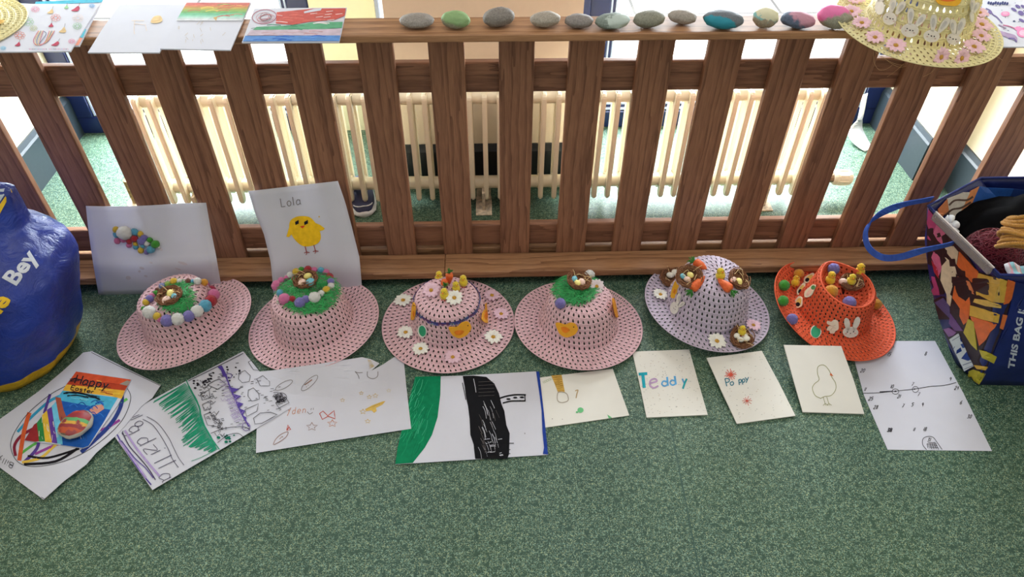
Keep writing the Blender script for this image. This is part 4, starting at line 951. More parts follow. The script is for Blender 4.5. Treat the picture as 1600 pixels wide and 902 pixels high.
def straw_mat(name, rgb, tr=.04):
    m = N(name); v = m.coords(rnd=False); n = m.noise(v, 220, 4, .7); n2 = m.noise(v, 18, 2); c = lin(rgb)
    a = m.ramp(n, [(.3, tuple(x*.82 for x in c)), (.68, tuple(min(1, x*1.05) for x in c))])
    m.col(a); m.rough(.6, .3); m.bump(n, .25, .0008)
    t = m.n('ShaderNodeBsdfTranslucent'); t.inputs[0].default_value = (*c, 1); mx = m.n('ShaderNodeMixShader'); mx.inputs[0].default_value = tr
    m.l(m.b.outputs[0], mx.inputs[1]); m.l(t.outputs[0], mx.inputs[2]); m.l(mx.outputs[0], m.t.nodes['Material Output'].inputs[0])
    return m.m
def loft(parent, profs, shape, nt=64):
    M = wmat(parent); vs, fs = [], []
    for prof in profs:
        P = catmull([Vector(p) for p in prof]); b = len(vs)
        for q in P:
            for i in range(nt): vs.append(M @ Vector(shape(q.x, q.y, 2*PI*i/nt)))
        for j in range(len(P)-1):
            for i in range(nt): fs.append((b+j*nt+i, b+j*nt+(i+1) % nt, b+(j+1)*nt+(i+1) % nt, b+(j+1)*nt+i))
    return Surf(vs=vs, fs=fs)
def hat(loc, rot, mat, label, crown, brim, shape=None, sbrim=None, cell=.0112, group=None, name='straw_hat'):
    shape = shape or (lambda r, z, t: (r*math.cos(t), r*math.sin(t), z)); sbrim = sbrim or shape
    h = tag(empty(name, loc, rot), label, 'hat', group)
    straw('crown', crown, mat, h, shape, cell)
    straw('brim', brim, mat, h, sbrim, cell, row=.0118, ph=.3)
    vs, fs = [], []; r, z = brim[-1]; tube(vs, fs, [Vector(sbrim(r, z, 2*PI*i/90)) for i in range(90)], .0011, 5, True); mk('edge_binding', vs, fs, mat, h, True)
    r, z = crown[0]
    vs = [Vector(shape(0.0, z, 0))]+[Vector(shape(r*1.1, z, 2*PI*i/12)) for i in range(12)]; mk('crown_button', vs, [(0, i+1, (i+1) % 12+1) for i in range(12)], mat, h)
    return h, loft(h, [crown, brim], shape) if sbrim is shape else None
# --- trimmings
def frame(n, up=None):
    n = n.normalized(); u = Vector(up) if up else Vector((0, 0, 1)); x = u.cross(n)
    if x.length < .05: x = Vector((1, 0, 0)).cross(n)
    x.normalize(); y = n.cross(x); return Matrix((x, y, n)).transposed()
def at_hit(S, px, py, off=0):
    p, n = S.hit(px, py)
    if p is None: _, q, loc, n = S.near(px, py); p = loc; n = n if n.dot(ray(px, py)) < 0 else -n
    return p+n*off, n
PETAL = {}
def daisy_mesh(colr):
    if colr in PETAL: return PETAL[colr]
    vs, fs = [], []
    n = 12
    for k in range(n):
        a0 = 2*PI*k/n+.05*math.sin(k*3); b = len(vs); m_ = 6
        for i in range(m_):
            t = i/(m_-1); r = .16+.84*t*(1-.06*(k % 3)); wd = .225*math.sin(PI*(.12+.80*t))**.8*(1 if t < 1 else .5); z = .05+.16*math.sin(PI*t*.8)+(.03 if k % 2 else 0)
            for s_, dz in ((-1, 0), (-.45, .05), (0, -.02), (.45, .05), (1, 0)): a = a0; vs.append((r*math.cos(a)-s_*wd*math.sin(a), r*math.sin(a)+s_*wd*math.cos(a), z+dz))
        for i in range(m_-1):
            for j in range(4): c_ = b+i*5+j; fs.append((c_, c_+5, c_+6, c_+1))
    me = bpy.data.meshes.new('daisy'); me.from_pydata(vs, [], fs); me.materials.append(flat(colr, .8, .1)); me.polygons.foreach_set('use_smooth', [True]*len(me.polygons))
    bm = bmesh.new(); ball(bm, (0, 0, .1), .23, 3, (1, 1, .7), .25, 3); c = bpy.data.meshes.new('daisy_centre'); bm.to_mesh(c); bm.free(); c.materials.append(felt((224, 168, 50)))
    PETAL[colr] = (me, c); return PETAL[colr]
WHITE_D, PINK_D = (240, 238, 230), (232, 196, 212)
def daisy(parent, S, px, py, rpx, colr, tilt=None, off=.002):
    p, n = at_hit(S, px, py, off); n = (n*.8+Vector(tilt or (0, 0, .3))).normalized(); r = rpx*depth(p)/FPX; me, ce = daisy_mesh(colr)
    o = bpy.data.objects.new('daisy', me); C.objects.link(o); o['label'] = ('white' if colr == WHITE_D else 'pink')+' fabric daisy'
    child(o, parent, Matrix.LocRotScale(p, (frame(n) @ Matrix.Rotation(random.uniform(0, 1), 3, 'Z')).to_quaternion(), Vector((r, r, r))))
    c = bpy.data.objects.new('daisy_centre', ce); C.objects.link(c); c.parent = o; return o
TWIG = N('twig_nest'); v = TWIG.coords(rnd=False); n_ = TWIG.noise(v, 300, 4, .7); TWIG.col(TWIG.ramp(n_, [(.3, lin((84, 52, 34))), (.7, lin((156, 106, 72)))])); TWIG.rough(.8); TWIG = TWIG.m
STRAWC = flat((214, 184, 140), .8, .1, .15)
EGG = {'P': (240, 206, 192), 'Y': (240, 226, 140), 'B': (120, 188, 206), 'W': (240, 238, 228)}
def nest(parent, p, n, r, eggs, S, sq=1.0, seed=0, up=None, dark=False):
    r *= 1.1; rnd = random.Random(seed); vs, fs = [], []
    for k in range(46):
        ph_ = rnd.uniform(0, 6.28); rr = r*rnd.uniform(.66, .93); z0 = r*rnd.uniform(.05, .48); span = rnd.uniform(2.2, 5.5); m_ = 15; am = r*rnd.uniform(.03, .09)
        rr *= .85+.3*z0/r
        tube(vs, fs, [(math.cos(ph_+span*i/m_)*(rr+am*math.sin(i*.9+ph_)), math.sin(ph_+span*i/m_)*(rr+am*math.sin(i*.9+ph_)), z0+am*math.cos(i*1.3)) for i in range(m_+1)], r*.04, 4)
    for k in range(22):
        ph_ = rnd.uniform(0, 6.28); a = Vector((math.cos(ph_)*r*.75, math.sin(ph_)*r*.75, r*.16)); b_ = Vector((rnd.uniform(-.3, .3)*r, rnd.uniform(-.3, .3)*r, r*.06)); tube(vs, fs, [a, (a+b_)/2-Vector((0, 0, r*.05)), b_], r*.035, 4)
    R_ = frame(n, up); M = Matrix.LocRotScale(p, R_.to_quaternion(), Vector((1, sq, 1)))
    me = bpy.data.meshes.new('nest'); me.from_pydata([tuple(q) for q in vs], [], fs); me.materials.append(TWIG); o = bpy.data.objects.new('nest', me); C.objects.link(o); o['label'] = 'small woven twig nest'; child(o, parent, M)
    bm = bmesh.new(); g = bmesh.ops.create_uvsphere(bm, u_segments=20, v_segments=8, radius=r*.8)
    for v_ in bm.verts: v_.co.z = abs(v_.co.z)*-.0+(-.28*r*(1-(v_.co.xy.length/(r*.8))**2) if v_.co.z < 0 else -.2*r*(1-(v_.co.xy.length/(r*.8))**2))+.26*r
    bo = bmo('nest_bowl', bm, TWIG, o, True)
    vs, fs = [], []
    for k in range(9):
        ph_ = rnd.uniform(0, 6.28); a = Vector((math.cos(ph_)*r*.5, math.sin(ph_)*r*.5, r*.4)); d_ = Vector((rnd.uniform(-1, 1), rnd.uniform(-1, 1), rnd.uniform(0, .6)))*r*.55
        tube(vs, fs, [a, a+d_*.5+Vector((0, 0, r*.1)), a+d_], r*.028, 4)
    mk('straw_wisps', vs, fs, STRAWC, o)
    Mi = wmat(o).inverted()
    for (px, py, rp, k) in eggs:
        pl = Surf(plane=(p+n*r*.36, n)); q, _ = pl.hit(px, py); re = rp*depth(q)/FPX
        bm = bmesh.new(); ball(bm, (0, 0, 0), re, 3, (1.18, .92, .92)); e = bmo('egg', bm, flat(EGG[k], .5, .3), o, True); e['label'] = {'P': 'pink', 'Y': 'yellow', 'B': 'blue', 'W': 'white'}[k]+' speckled egg'
        e.matrix_basis = Mi @ Matrix.LocRotScale(q, (R_ @ Matrix.Rotation(rnd.uniform(-.6, .6), 3, 'Z')).to_quaternion(), Vector((1, 1, 1)))
    return o
def chick(parent, p, r, face=(0, -1, .3), tall=1.15, S=None, colr=(236, 206, 60)):
    """p = centre of the body"""
    o = empty('chick', parent=None); o['label'] = 'fluffy yellow chick'
    f = Vector(face).normalized(); x = f.cross(Vector((0, 0, 1))).normalized(); M3 = Matrix((x, f, x.cross(f))).transposed()
    child(o, parent, Matrix.LocRotScale(p, M3.to_quaternion(), Vector((1, 1, 1))))
    bm = bmesh.new()
    for c_, rr, sd in (((0, -.05*r, -.28*r*tall), .78*r, 1), ((0, .1*r, .52*r*tall), .60*r, 2)):
        g = bmesh.ops.create_icosphere(bm, subdivisions=3, radius=1)
        for v_ in g['verts']: v_.co = Vector(c_)+v_.co*rr*(1+.12*noise.noise(v_.co*5+Vector((sd*3, r*999, 0)))+.16*noise.noise(v_.co*12))
    bmo('fluff', bm, felt(colr), o, True)
    bm = bmesh.new()
    for s_ in (-1, 1): ball(bm, (s_*.24*r, .1*r+.52*r, .66*r*tall), .085*r, 1)
    bmo('eyes', bm, flat((20, 18, 18), .3), o)
    bm = bmesh.new(); bmesh.ops.create_cone(bm, segments=8, radius1=.14*r, radius2=.01*r, depth=.26*r, cap_ends=True, matrix=Matrix.Translation((0, .78*r, .5*r*tall)) @ Matrix.Rotation(-PI/2, 4, 'X')); bmo('beak', bm, flat((232, 110, 50)), o)
    bm = bmesh.new()
    for s_ in (-1, 1): ball(bm, (s_*.25*r, .35*r, -.98*r*tall), .16*r, 1, (1, 1.5, .5))
    bmo('feet', bm, flat((190, 70, 50)), o)
    return o
def chick_at(parent, S, px, py, rpx, face=(0, -1, .3), tall=1.15, colr=(236, 206, 60)):
    c_, r, n = rest(S, px, py, rpx, 1.0); return chick(parent, c_, r, face, tall, colr=colr)
CAR = N('orange_carrot'); v = CAR.coords(rnd=False); n_ = CAR.noise(v, 180, 3); CAR.col(CAR.ramp(n_, [(.3, lin((214, 84, 34))), (.7, lin((236, 116, 56)))])); CAR.rough(.6); CAR.bump(n_, .5, .001); CAR = CAR.m
def carrot(parent, a, b, r):
    """a = leafy end, b = tip (world points of the axis)"""
    a, b = Vector(a), Vector(b); d = b-a; L_ = d.length; o = empty('carrot'); o['label'] = 'small orange carrot with a green top'; child(o, parent, Matrix.LocRotScale(a, d.to_track_quat('Z', 'Y'), Vector((1, 1, 1))))
    vs, fs = [], []; m_ = 14
    pr_ = [(0, .25), (.03, .7), (.1, .95), (.22, 1), (.4, .93), (.6, .76), (.8, .5), (.93, .26), (1, .03)]
    for t, k in pr_:
        for i in range(m_): an = 2*PI*i/m_; q = 1+.06*math.sin(t*40+i); vs.append((math.cos(an)*r*k*q, math.sin(an)*r*k*q, L_*t))
    for j in range(len(pr_)-1):
        for i in range(m_): fs.append((j*m_+i, j*m_+(i+1) % m_, (j+1)*m_+(i+1) % m_, (j+1)*m_+i))
    fs += [tuple(range(m_))[::-1], tuple((len(pr_)-1)*m_+i for i in range(m_))]
    mk('root', vs, fs, CAR, o, True); vs, fs = [], []
    for k in range(26):
        an = random.uniform(0, 6.3); s_ = random.uniform(.2, 1.1)*r; L2 = random.uniform(.7, 1.5)*r; tube(vs, fs, [(0, 0, 0), (math.cos(an)*s_*.5, math.sin(an)*s_*.5, -L2*.6), (math.cos(an)*s_, math.sin(an)*s_, -L2)], r*.1, 4)
    mk('carrot_top', vs, fs, flat((64, 132, 62), .7), o); return o
def carrot_px(parent, S, A, B, rpx, off=1.0):
    pa, na = at_hit(S, *A); pb, nb = at_hit(S, *B); r = rpx*depth(pa)/FPX; return carrot(parent, pa+na*r*off, pb+nb*r*off, r)
GRASS = flat((56, 160, 88), .6, .3, .25)
def grass(parent, S, c, rx, ry, n, skip=None, h=.006, edge=1.0):
    """a tangle of thin paper blades lying on the hat"""
    vs, fs = [], []
    for _ in range(n):
        an = random.uniform(0, 6.28); q = random.uniform(0, 1)**.55; x = c[0]+math.cos(an)*rx*q; y = c[1]+math.sin(an)*ry*q
        if skip and skip(x, y): continue
        p, nn_ = at_hit(S, x, y)
        k = depth(p)/FPX; L_ = random.uniform(8, 20)*k; d = frame(nn_) @ Vector((math.cos(an+PI/2+random.uniform(-1.3, 1.3)), math.sin(an+PI/2+random.uniform(-1.3, 1.3)), 0)).normalized()
        z0 = random.uniform(.001, h); s_ = nn_.cross(d)*random.uniform(.0003, .0006); b = len(vs); pts = []
        lift = random.uniform(-.001, .003); curl = frame(nn_) @ Vector((random.uniform(-1, 1), random.uniform(-1, 1), 0))*L_*.25
        for i in range(5):
            t = i/4-.5; g = p+d*L_*t+curl*(t*t)*2+nn_*(z0+lift*(1-4*t*t)*.6+.0008); vs += [g+s_, g-s_+nn_*.0004]
        for i in range(4): fs.append((b+2*i, b+2*i+1, b+2*i+3, b+2*i+2))
    o = mk('grass_tuft', vs, fs, GRASS, parent, world=True); o['kind'] = 'stuff'; return o
def plate(parent, S, anchor, poly, rgb, name, label=None, th=.002, off=.0012, smooth=True, marks=(), n=None, rim=None, p=None):
    """a flat foam or wooden cut-out glued on: outline in picture measurements on the plane touching the hat at anchor"""
    if p is None: p, n0 = at_hit(S, *anchor)
    else: n0 = n
    n = (Vector(n).normalized() if n else n0); p = p+n*off; Pl = Surf(plane=(p, n)); P = [Vector(q[:2]) for q in poly]
    if smooth: P = catmull(P, True)
    pts = [Pl.hit(q.x, q.y)[0] for q in P]; nrm = n if n.dot(ray(*anchor)) < 0 else -n
    def slab(pts, o0, o1, mat, nm, par, lab=None):
        b = len(pts); vs = [q+nrm*o0 for q in pts]+[q+nrm*o1 for q in pts]; tri = tessellate_polygon([[Vector((q.x, q.y, 0)) for q in P_]])
        fs = [tuple(b+i for i in t) for t in tri]+[tuple(t)[::-1] for t in tri]+[(i, (i+1) % b, b+(i+1) % b, b+i) for i in range(b)]
        o = mk(nm, vs, fs, mat, par, world=True); bm = bmesh.new(); bm.from_mesh(o.data); bmesh.ops.recalc_face_normals(bm, faces=bm.faces); bm.to_mesh(o.data); bm.free()
        if lab: o['label'] = lab
        return o
    P_ = P; o = slab(pts, 0, th, flat(rgb, .6, .2), name, parent, label)
    I = Ink(Surf(plane=(p+nrm*th, n)), .0003)
    for mfun in marks: mfun(I)
    if I.fs: add_ink(o, I)
    return o
def bird(parent, S, anchor, poly, wing, eye, label):
    return plate(parent, S, anchor, poly, (240, 172, 52), 'foam_bird', label, marks=[lambda I: I.fill(wing, ink((232, 132, 44)), smooth=True), lambda I: I.ell(eye, .9, .9, BLK)])
def egg_plate(parent, S, c_, rx, ry, ang=0, border=1.4):
    E_ = lambda k: [(c_[0]+math.cos(t)*(rx+k)*math.cos(ang)-math.sin(t)*(ry+k)*math.sin(ang), c_[1]+math.cos(t)*(rx+k)*math.sin(ang)+math.sin(t)*(ry+k)*math.cos(ang)) for t in [2*PI*i/18 for i in range(18)]]
    return plate(parent, S, c_, E_(border), (232, 234, 226), 'egg_sticker', 'green egg sticker with a white rim', smooth=False, marks=[lambda I: I.fill(E_(0), ink((60, 160, 120)))])
# --- the hats
PINK = straw_mat('pink_paper_straw', (232, 192, 201)); LILAC = straw_mat('lilac_paper_straw', (206, 192, 212)); ORANGE = straw_mat('orange_paper_straw', (232, 98, 62)); YELLOW = straw_mat('yellow_paper_straw', (246, 236, 184), .2)
def prof(H=.098, rt=.070, rb=.090, rim=.150, ze=.005, zb=.009):
    crown = [(.004, H), (rt*.45, H-.001), (rt*.80, H-.004), (rt*.97, H-.011), (rt+(rb-rt)*.25, H*.74), (rt+(rb-rt)*.55, H*.44), (rb*.965, H*.20), (rb, zb)]
    brim = [(rb, zb), (rb+(rim-rb)*.35, zb*.75+.001), (rb+(rim-rb)*.7, ze*.9), (rim, ze)]
    return crown, brim
def wavy(amp, ph, cx=1, cy=1, n=2):
    return lambda r, z, t: (r*math.cos(t)*cx, r*math.sin(t)*cy, z+max(0, (r-.095)/.055)*amp*(1+math.cos(n*t+ph))*.5)
GRP = None
T = lambda pts: crop(170, 400, .2218, pts)
# 1: pink hat, pompom ring and nest
cr, br = prof(.098, .072, .090, .151)
h1, S = hat((-.700, 1.142, .022), (R(-2), R(-7.5), 0), PINK, 'pink straw hat ringed with pompoms and a nest, beside the Godzilla drawing', cr, br, wavy(.010, .8, 1.0, 1.0, 1))
grass(h1, S, T([(478, 292)])[0], 27, 25, 620)
p, n = at_hit(S, *T([(440, 305)])[0]); pc = T([(405, 310, 0), (435, 266, 0), (466, 287, 0)])
nest(h1, p+n*.002, n, .0275, [(*T([(405, 312)])[0], 6.4, 'P'), (*T([(435, 264)])[0], 6.2, 'Y'), (*T([(464, 287)])[0], 5.4, 'B')], S, 1, 1)
for x, y, r_, k in ((285, 397, 42, 'W'), (340, 425, 26, 'Y'), (360, 447, 20, 'P'), (410, 457, 40, 'V'), (485, 445, 41, 'W'), (562, 425, 38, 'V'), (622, 390, 40, 'W'), (680, 352, 40, 'B'), (720, 317, 38, 'R'), (740, 272, 37, 'P'), (725, 235, 25, 'C'), (672, 187, 24, 'O'), (690, 202, 18, 'P'),
                     (625, 178, 24, 'W'), (592, 180, 14, 'B'), (558, 178, 18, 'T'), (497, 180, 18, 'W'), (458, 181, 24, 'Y'), (415, 200, 18, 'L'), (375, 212, 20, 'I'), (342, 240, 16, 'T'), (330, 262, 18, 'G'), (303, 283, 20, 'P'), (287, 302, 25, 'V'), (262, 327, 22, 'Y'), (245, 370, 16, 'G')):
    q = T([(x, y)])[0]; pompom(h1, S, q[0], q[1], r_*.2218, k)
# 2
T = lambda pts: crop(380, 390, .2218, pts)
cr, br = prof(.100, .074, .092, .149)
h2, S = hat((-.412, 1.144, .006), (R(-.5), R(-4), 0), PINK, 'pink straw hat with a grass top and pompom ring, before the Lola sheet', cr, br, wavy(.008, .6, 1, 1, 1))
grass(h2, S, T([(460, 300)])[0], 46, 35, 1500, h=.009)
p, n = at_hit(S, *T([(450, 245)])[0])
nest(h2, p+n*.007, n, .0275, [(*T([(415, 233)])[0], 6, 'P'), (*T([(472, 228)])[0], 6.4, 'B'), (*T([(455, 188)])[0], 5.6, 'Y')], S, 1, 2)
for x, y, r_, k in ((238, 256, 36, 'P'), (268, 217, 22, 'P'), (308, 203, 20, 'P'), (330, 182, 23, 'W'), (372, 157, 24, 'Y'), (410, 143, 20, 'G'), (457, 141, 25, 'R'), (500, 146, 22, 'P'), (547, 147, 22, 'B'), (583, 164, 25, 'P'), (607, 195, 28, 'R'), (617, 225, 23, 'V'), (619, 258, 23, 'W'), (586, 284, 25, 'Y'), (550, 311, 23, 'W'),
                     (503, 339, 38, 'W'), (442, 354, 28, 'V'), (400, 376, 36, 'V'), (345, 352, 24, 'R'), (290, 350, 38, 'P'), (260, 308, 24, 'B')):
    q = T([(x, y)])[0]; pompom(h2, S, q[0], q[1], r_*.2218, k)
# 3
T = lambda pts: crop(590, 390, .2218, pts)
cr, br = prof(.094, .072, .090, .153)
h3, S = hat((-.104, 1.143, .0015), (R(-1), 0, 0), PINK, 'pink straw hat with daisies on the brim and carrots and chicks on top', cr, br)
vs, fs = [], []
for zz, k in ((.0802, 0), (.0722, 1)):
    for i in range(72):
        t = 2*PI*i/72; rr = (.0745 if k == 0 else .0760)+.0005*math.sin(9*t); vs.append((rr*math.cos(t), rr*math.sin(t), zz+.0006*math.sin(4*t)))
for i in range(72): fs.append((i, (i+1) % 72, 72+(i+1) % 72, 72+i))
b = len(vs); vs += [(x*1.012, y*1.012, z) for x, y, z in vs]; fs += [tuple(b+i for i in f)[::-1] for f in fs]; fs += [(i, (i+1) % 72, b+(i+1) % 72, b+i) for i in range(72)]
m = N('patterned_ribbon'); v = m.coords(rnd=False); m.col(m.ramp(m.noise(v, 95, 3), [(.36, lin((110, 64, 116))), (.45, lin((62, 70, 150))), (.55, lin((60, 110, 176))), (.60, lin((180, 190, 170))), (.64, lin((70, 62, 130)))], 'CONSTANT')); m.rough(.5)
rb = mk('ribbon_band', vs, fs, m.m, h3, True); rb['label'] = 'blue and purple patterned ribbon round the crown'
for x, y, r_, c_ in ((182, 368, 70, WHITE_D), (200, 593, 66, WHITE_D), (304, 708, 64, WHITE_D), (813, 625, 68, WHITE_D), (805, 333, 64, PINK_D), (868, 463, 62, PINK_D), (530, 766, 64, PINK_D)):
    q = T([(x, y)])[0]; daisy(h3, S, q[0], q[1], r_*.2218, c_, (0, 0, .4))
for x, y, r_, c_ in ((381, 305, 66, PINK_D), (541, 357, 66, WHITE_D)):
    q = T([(x, y)])[0]; daisy(h3, S, q[0], q[1], r_*.2218, c_, (0, -.35, .3), .006)
for x, y, r_, fc in ((432, 192, 36, (-.3, -.8, .3)), (604, 222, 38, (0, -1, .3)), (553, 264, 36, (.3, -1, .3)), (470, 314, 40, (-.4, -1, .2))):
    q = T([(x, y)])[0]; chick_at(h3, S, q[0], q[1], r_*.2218, fc)
q = T([(507, 245), (508, 135), (484, 218), (470, 255)])
pb, nb = at_hit(S, *q[0]); kk = depth(pb)/FPX; carrot(h3, pb+Vector((.001, 0, .034)), pb+Vector((0, .0, .001)), .0085)
pa, na = at_hit(S, *q[3]); carrot(h3, pa+Vector((.003, -.012, .018)), pa+Vector((-.003, .012, .006)), .0088)
bird(h3, S, T([(580, 565)])[0], T([(500, 548), (530, 545), (562, 542), (590, 515), (635, 507), (658, 540), (650, 570), (620, 605), (572, 622), (530, 605), (508, 575)]), T([(540, 580), (575, 568), (608, 575), (590, 600), (555, 602)]), T([(636, 536)])[0], 'yellow foam bird on the crown front')
egg_plate(h3, S, T([(316, 575)])[0], 5.4, 8.4, -.15)
bird(h3, S, T([(256, 455)])[0], T([(255, 372), (268, 400), (266, 460), (254, 495), (240, 490), (242, 440), (248, 395)]), T([(254, 430), (262, 450), (254, 480), (248, 450)]), T([(258, 395)])[0], 'yellow foam bird on the left of the crown')
bird(h3, S, T([(755, 460)])[0], T([(770, 372), (786, 388), (782, 430), (788, 470), (775, 515), (750, 512), (732, 490), (740, 440), (758, 415), (755, 390)]), T([(765, 430), (778, 460), (765, 495), (750, 470)]), T([(776, 390)])[0], 'yellow foam bird on the right of the crown')
# 4
T = lambda pts: crop(800, 400, .2106, pts)
cr, br = prof(.096, .070, .092, .148)
h4, S = hat((.197, 1.130, .003), (R(-2), R(2), 0), PINK, 'pink straw hat with grass, a nest and one foam bird on its front', cr, br, wavy(.006, 2.2, 1, 1, 1))
q0 = T([(520, 190)])[0]
grass(h4, S, T([(470, 245)])[0], 34, 26, 1300, h=.009, skip=lambda x, y: (x-q0[0]-4) > 22)
p, n = at_hit(S, *T([(492, 225)])[0])
nest(h4, p+n*.008, (n+Vector((.1, -.1, 0))).normalized(), .0275, [(*T([(462, 173)])[0], 5.2, 'B'), (*T([(485, 205)])[0], 5.6, 'Y'), (*T([(518, 195)])[0], 5.8, 'P')], S, 1, 3)
for x, y, r_, k in ((575, 143, 37, 'W'), (358, 353, 37, 'V')): q = T([(x, y)])[0]; pompom(h4, S, q[0], q[1], r_*.2106, k)
q = T([(622, 247)])[0]; daisy(h4, S, q[0], q[1], 62*.2106, (238, 224, 230), (.1, -.9, .1), .008)
bird(h4, S, T([(405, 540)])[0], T([(325, 500), (350, 495), (395, 508), (430, 495), (468, 502), (490, 540), (475, 575), (440, 595), (400, 602), (360, 580), (340, 545)]), T([(365, 530), (400, 528), (430, 550), (400, 572), (375, 560)]), T([(458, 528)])[0], 'yellow foam bird on the crown front')
plate(h4, S, T([(762, 385)])[0], T([(742, 320), (755, 322), (770, 380), (782, 450), (768, 452), (752, 390)]), (232, 152, 50), 'foam_bird', 'yellow foam bird seen edge on at the right')
# 5
T = lambda pts: crop(1000, 390, .2106, pts)
cr, br = prof(.112, .072, .096, .146)
h5, S = hat((.503, 1.168, .012), (R(-1), R(3.5), 0), LILAC, 'lilac straw hat with carrots and three twig nests on its crown', cr, br, wavy(.012, 2.8, 1, 1.03, 1))
for k, (nc, r_, eg, up) in enumerate((((232, 232), .029, [((225, 190), 5.2, 'W'), ((262, 172), 5.6, 'W')], (-.25, -.25, 1)), ((362, 222), .030, [((318, 200), 4.6, 'B'), ((350, 222), 5, 'P'), ((374, 190), 5, 'Y')], (0, -.35, 1)), ((712, 236), .029, [((693, 224), 4.8, 'P'), ((733, 240), 5.8, 'Y')], (.5, -.35, 1)))):
    p, n = at_hit(S, *T([nc])[0]); n2 = (n*.35+Vector(up)).normalized()
    nest(h5, p+n2*.0035, n2, r_*.92, [(*T([e[0]])[0], e[1], e[2]) for e in eg], S, 1, 10+k)
q = T([(598, 184)])[0]; chick_at(h5, S, q[0], q[1], 44*.2106, (.3, -1, .6), 1.0)
A, B = T([(405, 122), (488, 172)]); carrot_px(h5, S, A, B, 7.6); A, B = T([(402, 300), (474, 222)]); carrot_px(h5, S, A, B, 7.6); A, B = T([(662, 322), (568, 240)]); carrot_px(h5, S, A, B, 7.6)
plate(h5, S, T([(262, 330)])[0], T([(262, 232), (276, 258), (292, 275), (280, 320), (255, 358), (228, 352), (232, 310), (246, 265)]), (240, 178, 52), 'foam_bird', 'yellow foam bird on the left of the crown', n=(-.25, -.9, .4), marks=[lambda I: I.fill(T([(255, 290), (268, 300), (256, 330), (244, 318)]), ink((232, 136, 48)))])
def bunny(parent, S, anchor, head, ears, marks, label, n=None, off=.0012, name='bunny_sticker', inner=True, p=None, rgb=(226, 222, 214)):
    """head: (cx,cy,rx,ry); ears: list of (tip, base, half width)"""
    P = []
    cx, cy, rx, ry = head
    polys = [[(cx+rx*math.cos(2*PI*i/18), cy+ry*math.sin(2*PI*i/18)) for i in range(18)]]
    o = plate(parent, S, anchor, polys[0], rgb, name, label, smooth=False, marks=marks, n=n, off=off, p=p)
    for tip, base, hw in ears:
        a, b = Vector(tip), Vector(base); d = (b-a).normalized(); q = Vector((-d.y, d.x))*hw; L_ = (b-a).length
        poly = [a+d*L_*0, a+d*L_*.12+q*.75, a+d*L_*.45+q, a+d*L_*.85+q*.6, b+q*.3, b-q*.3, a+d*L_*.85-q*.6, a+d*L_*.45-q, a+d*L_*.12-q*.75]
        inn = [a+d*L_*.18+(v_-a-d*L_*.18)*.0 if 0 else (a+(b-a)*.48)+((v_-(a+(b-a)*.48)))*.55 for v_ in poly]
        e = plate(parent, S, anchor, [tuple(v_) for v_ in poly], rgb, 'bunny_ear', None, smooth=True, n=n, off=off, p=p, marks=[lambda I, inn=inn: I.fill([tuple(v_) for v_ in inn], ink((196, 192, 188)))] if inner else [])
        M = o.matrix_basis.inverted() @ e.matrix_basis; e.parent = o; e.matrix_basis = M
    return o
q = T([(265, 432), (296, 325), (280, 410), (332, 390), (290, 428)])
bunny(h5, S, q[0], (T([(258, 434)])[0][0], T([(258, 434)])[0][1], 6.4, 9.6), [(q[1], q[2], 3.0), (q[3], q[4], 3.0)], [lambda I: I.line(T([(248, 432), (254, 440)]), .7, GRY), lambda I: I.line(T([(262, 420), (270, 428)]), .7, GRY), lambda I: I.ell(T([(262, 446)])[0], .8, .6, GRY)], 'white bunny sticker on the left of the crown')
for x, y, r_, c_ in ((147, 345, 62, WHITE_D), (566, 690, 74, WHITE_D), (836, 573, 62, PINK_D)): q = T([(x, y)])[0]; daisy(h5, S, q[0], q[1], r_*.2106, c_, (0, -.2 if x == 566 else 0, .4), .003)
p, n = at_hit(S, *T([(742, 672)])[0]); n2 = (n+Vector((0, -.4, .6))).normalized()
ne = nest(h5, p+n2*.003, n2, .0265, [(*T([(716, 640)])[0], 4.6, 'W'), (*T([(744, 668)])[0], 4.8, 'W'), (*T([(790, 662)])[0], 5.0, 'W'), (*T([(776, 640)])[0], 4.6, 'W')], S, 1, 14)
q, _ = Surf(plane=(p+n2*.022, n2)).hit(*T([(759, 602)])[0]); chick(h5, q, .0112, (0, -1, .5), 1.0)
# 6: orange trilby
T = lambda pts: crop(1200, 390, .2107, pts)
def tril(r, z, t):
    x, y = r*math.cos(t), r*math.sin(t); k = max(0, min(1, z/.10)); b_ = k*max(0, math.sin(t))**2; pinch = 1-.34*b_
    return (x*1.0*pinch-.010*b_, y*1.10, z+(.010*math.sin(t)*k if z > .05 else 0))
def tbrim(r, z, t):
    x, y = r*math.cos(t), r*math.sin(t); u = max(0, (r-.082)/.055); lf = max(0, math.cos(t-R(150)))
    x2 = x*(1+.05*max(0, -math.cos(t))*u)
    return (x2, y*1.10, z+u**1.4*(.034*lf**1.3+.010*max(0, math.cos(t-R(90)))))
cr6 = [(.004, .078), (.025, .078), (.043, .080), (.052, .088), (.057, .098), (.063, .098), (.066, .090), (.070, .066), (.076, .036), (.081, .012)]
br6 = [(.081, .012), (.098, .009), (.118, .007), (.137, .009)]
h6 = tag(empty('straw_hat', (.799, 1.147, .003), (R(0), R(3), R(8))), 'orange trilby straw hat with an upturned brim, chicks, nest and bunny stickers', 'hat')
straw('crown', cr6, ORANGE, h6, tril, .0100, .0105, .002, 1); straw('brim', br6, ORANGE, h6, tbrim, .0100, .0100, .002, .8, .3)
vs, fs = [], []; tube(vs, fs, [Vector(tbrim(*br6[-1], 2*PI*i/90)) for i in range(90)], .0016, 5, True); mk('edge_binding', vs, fs, ORANGE, h6, True)
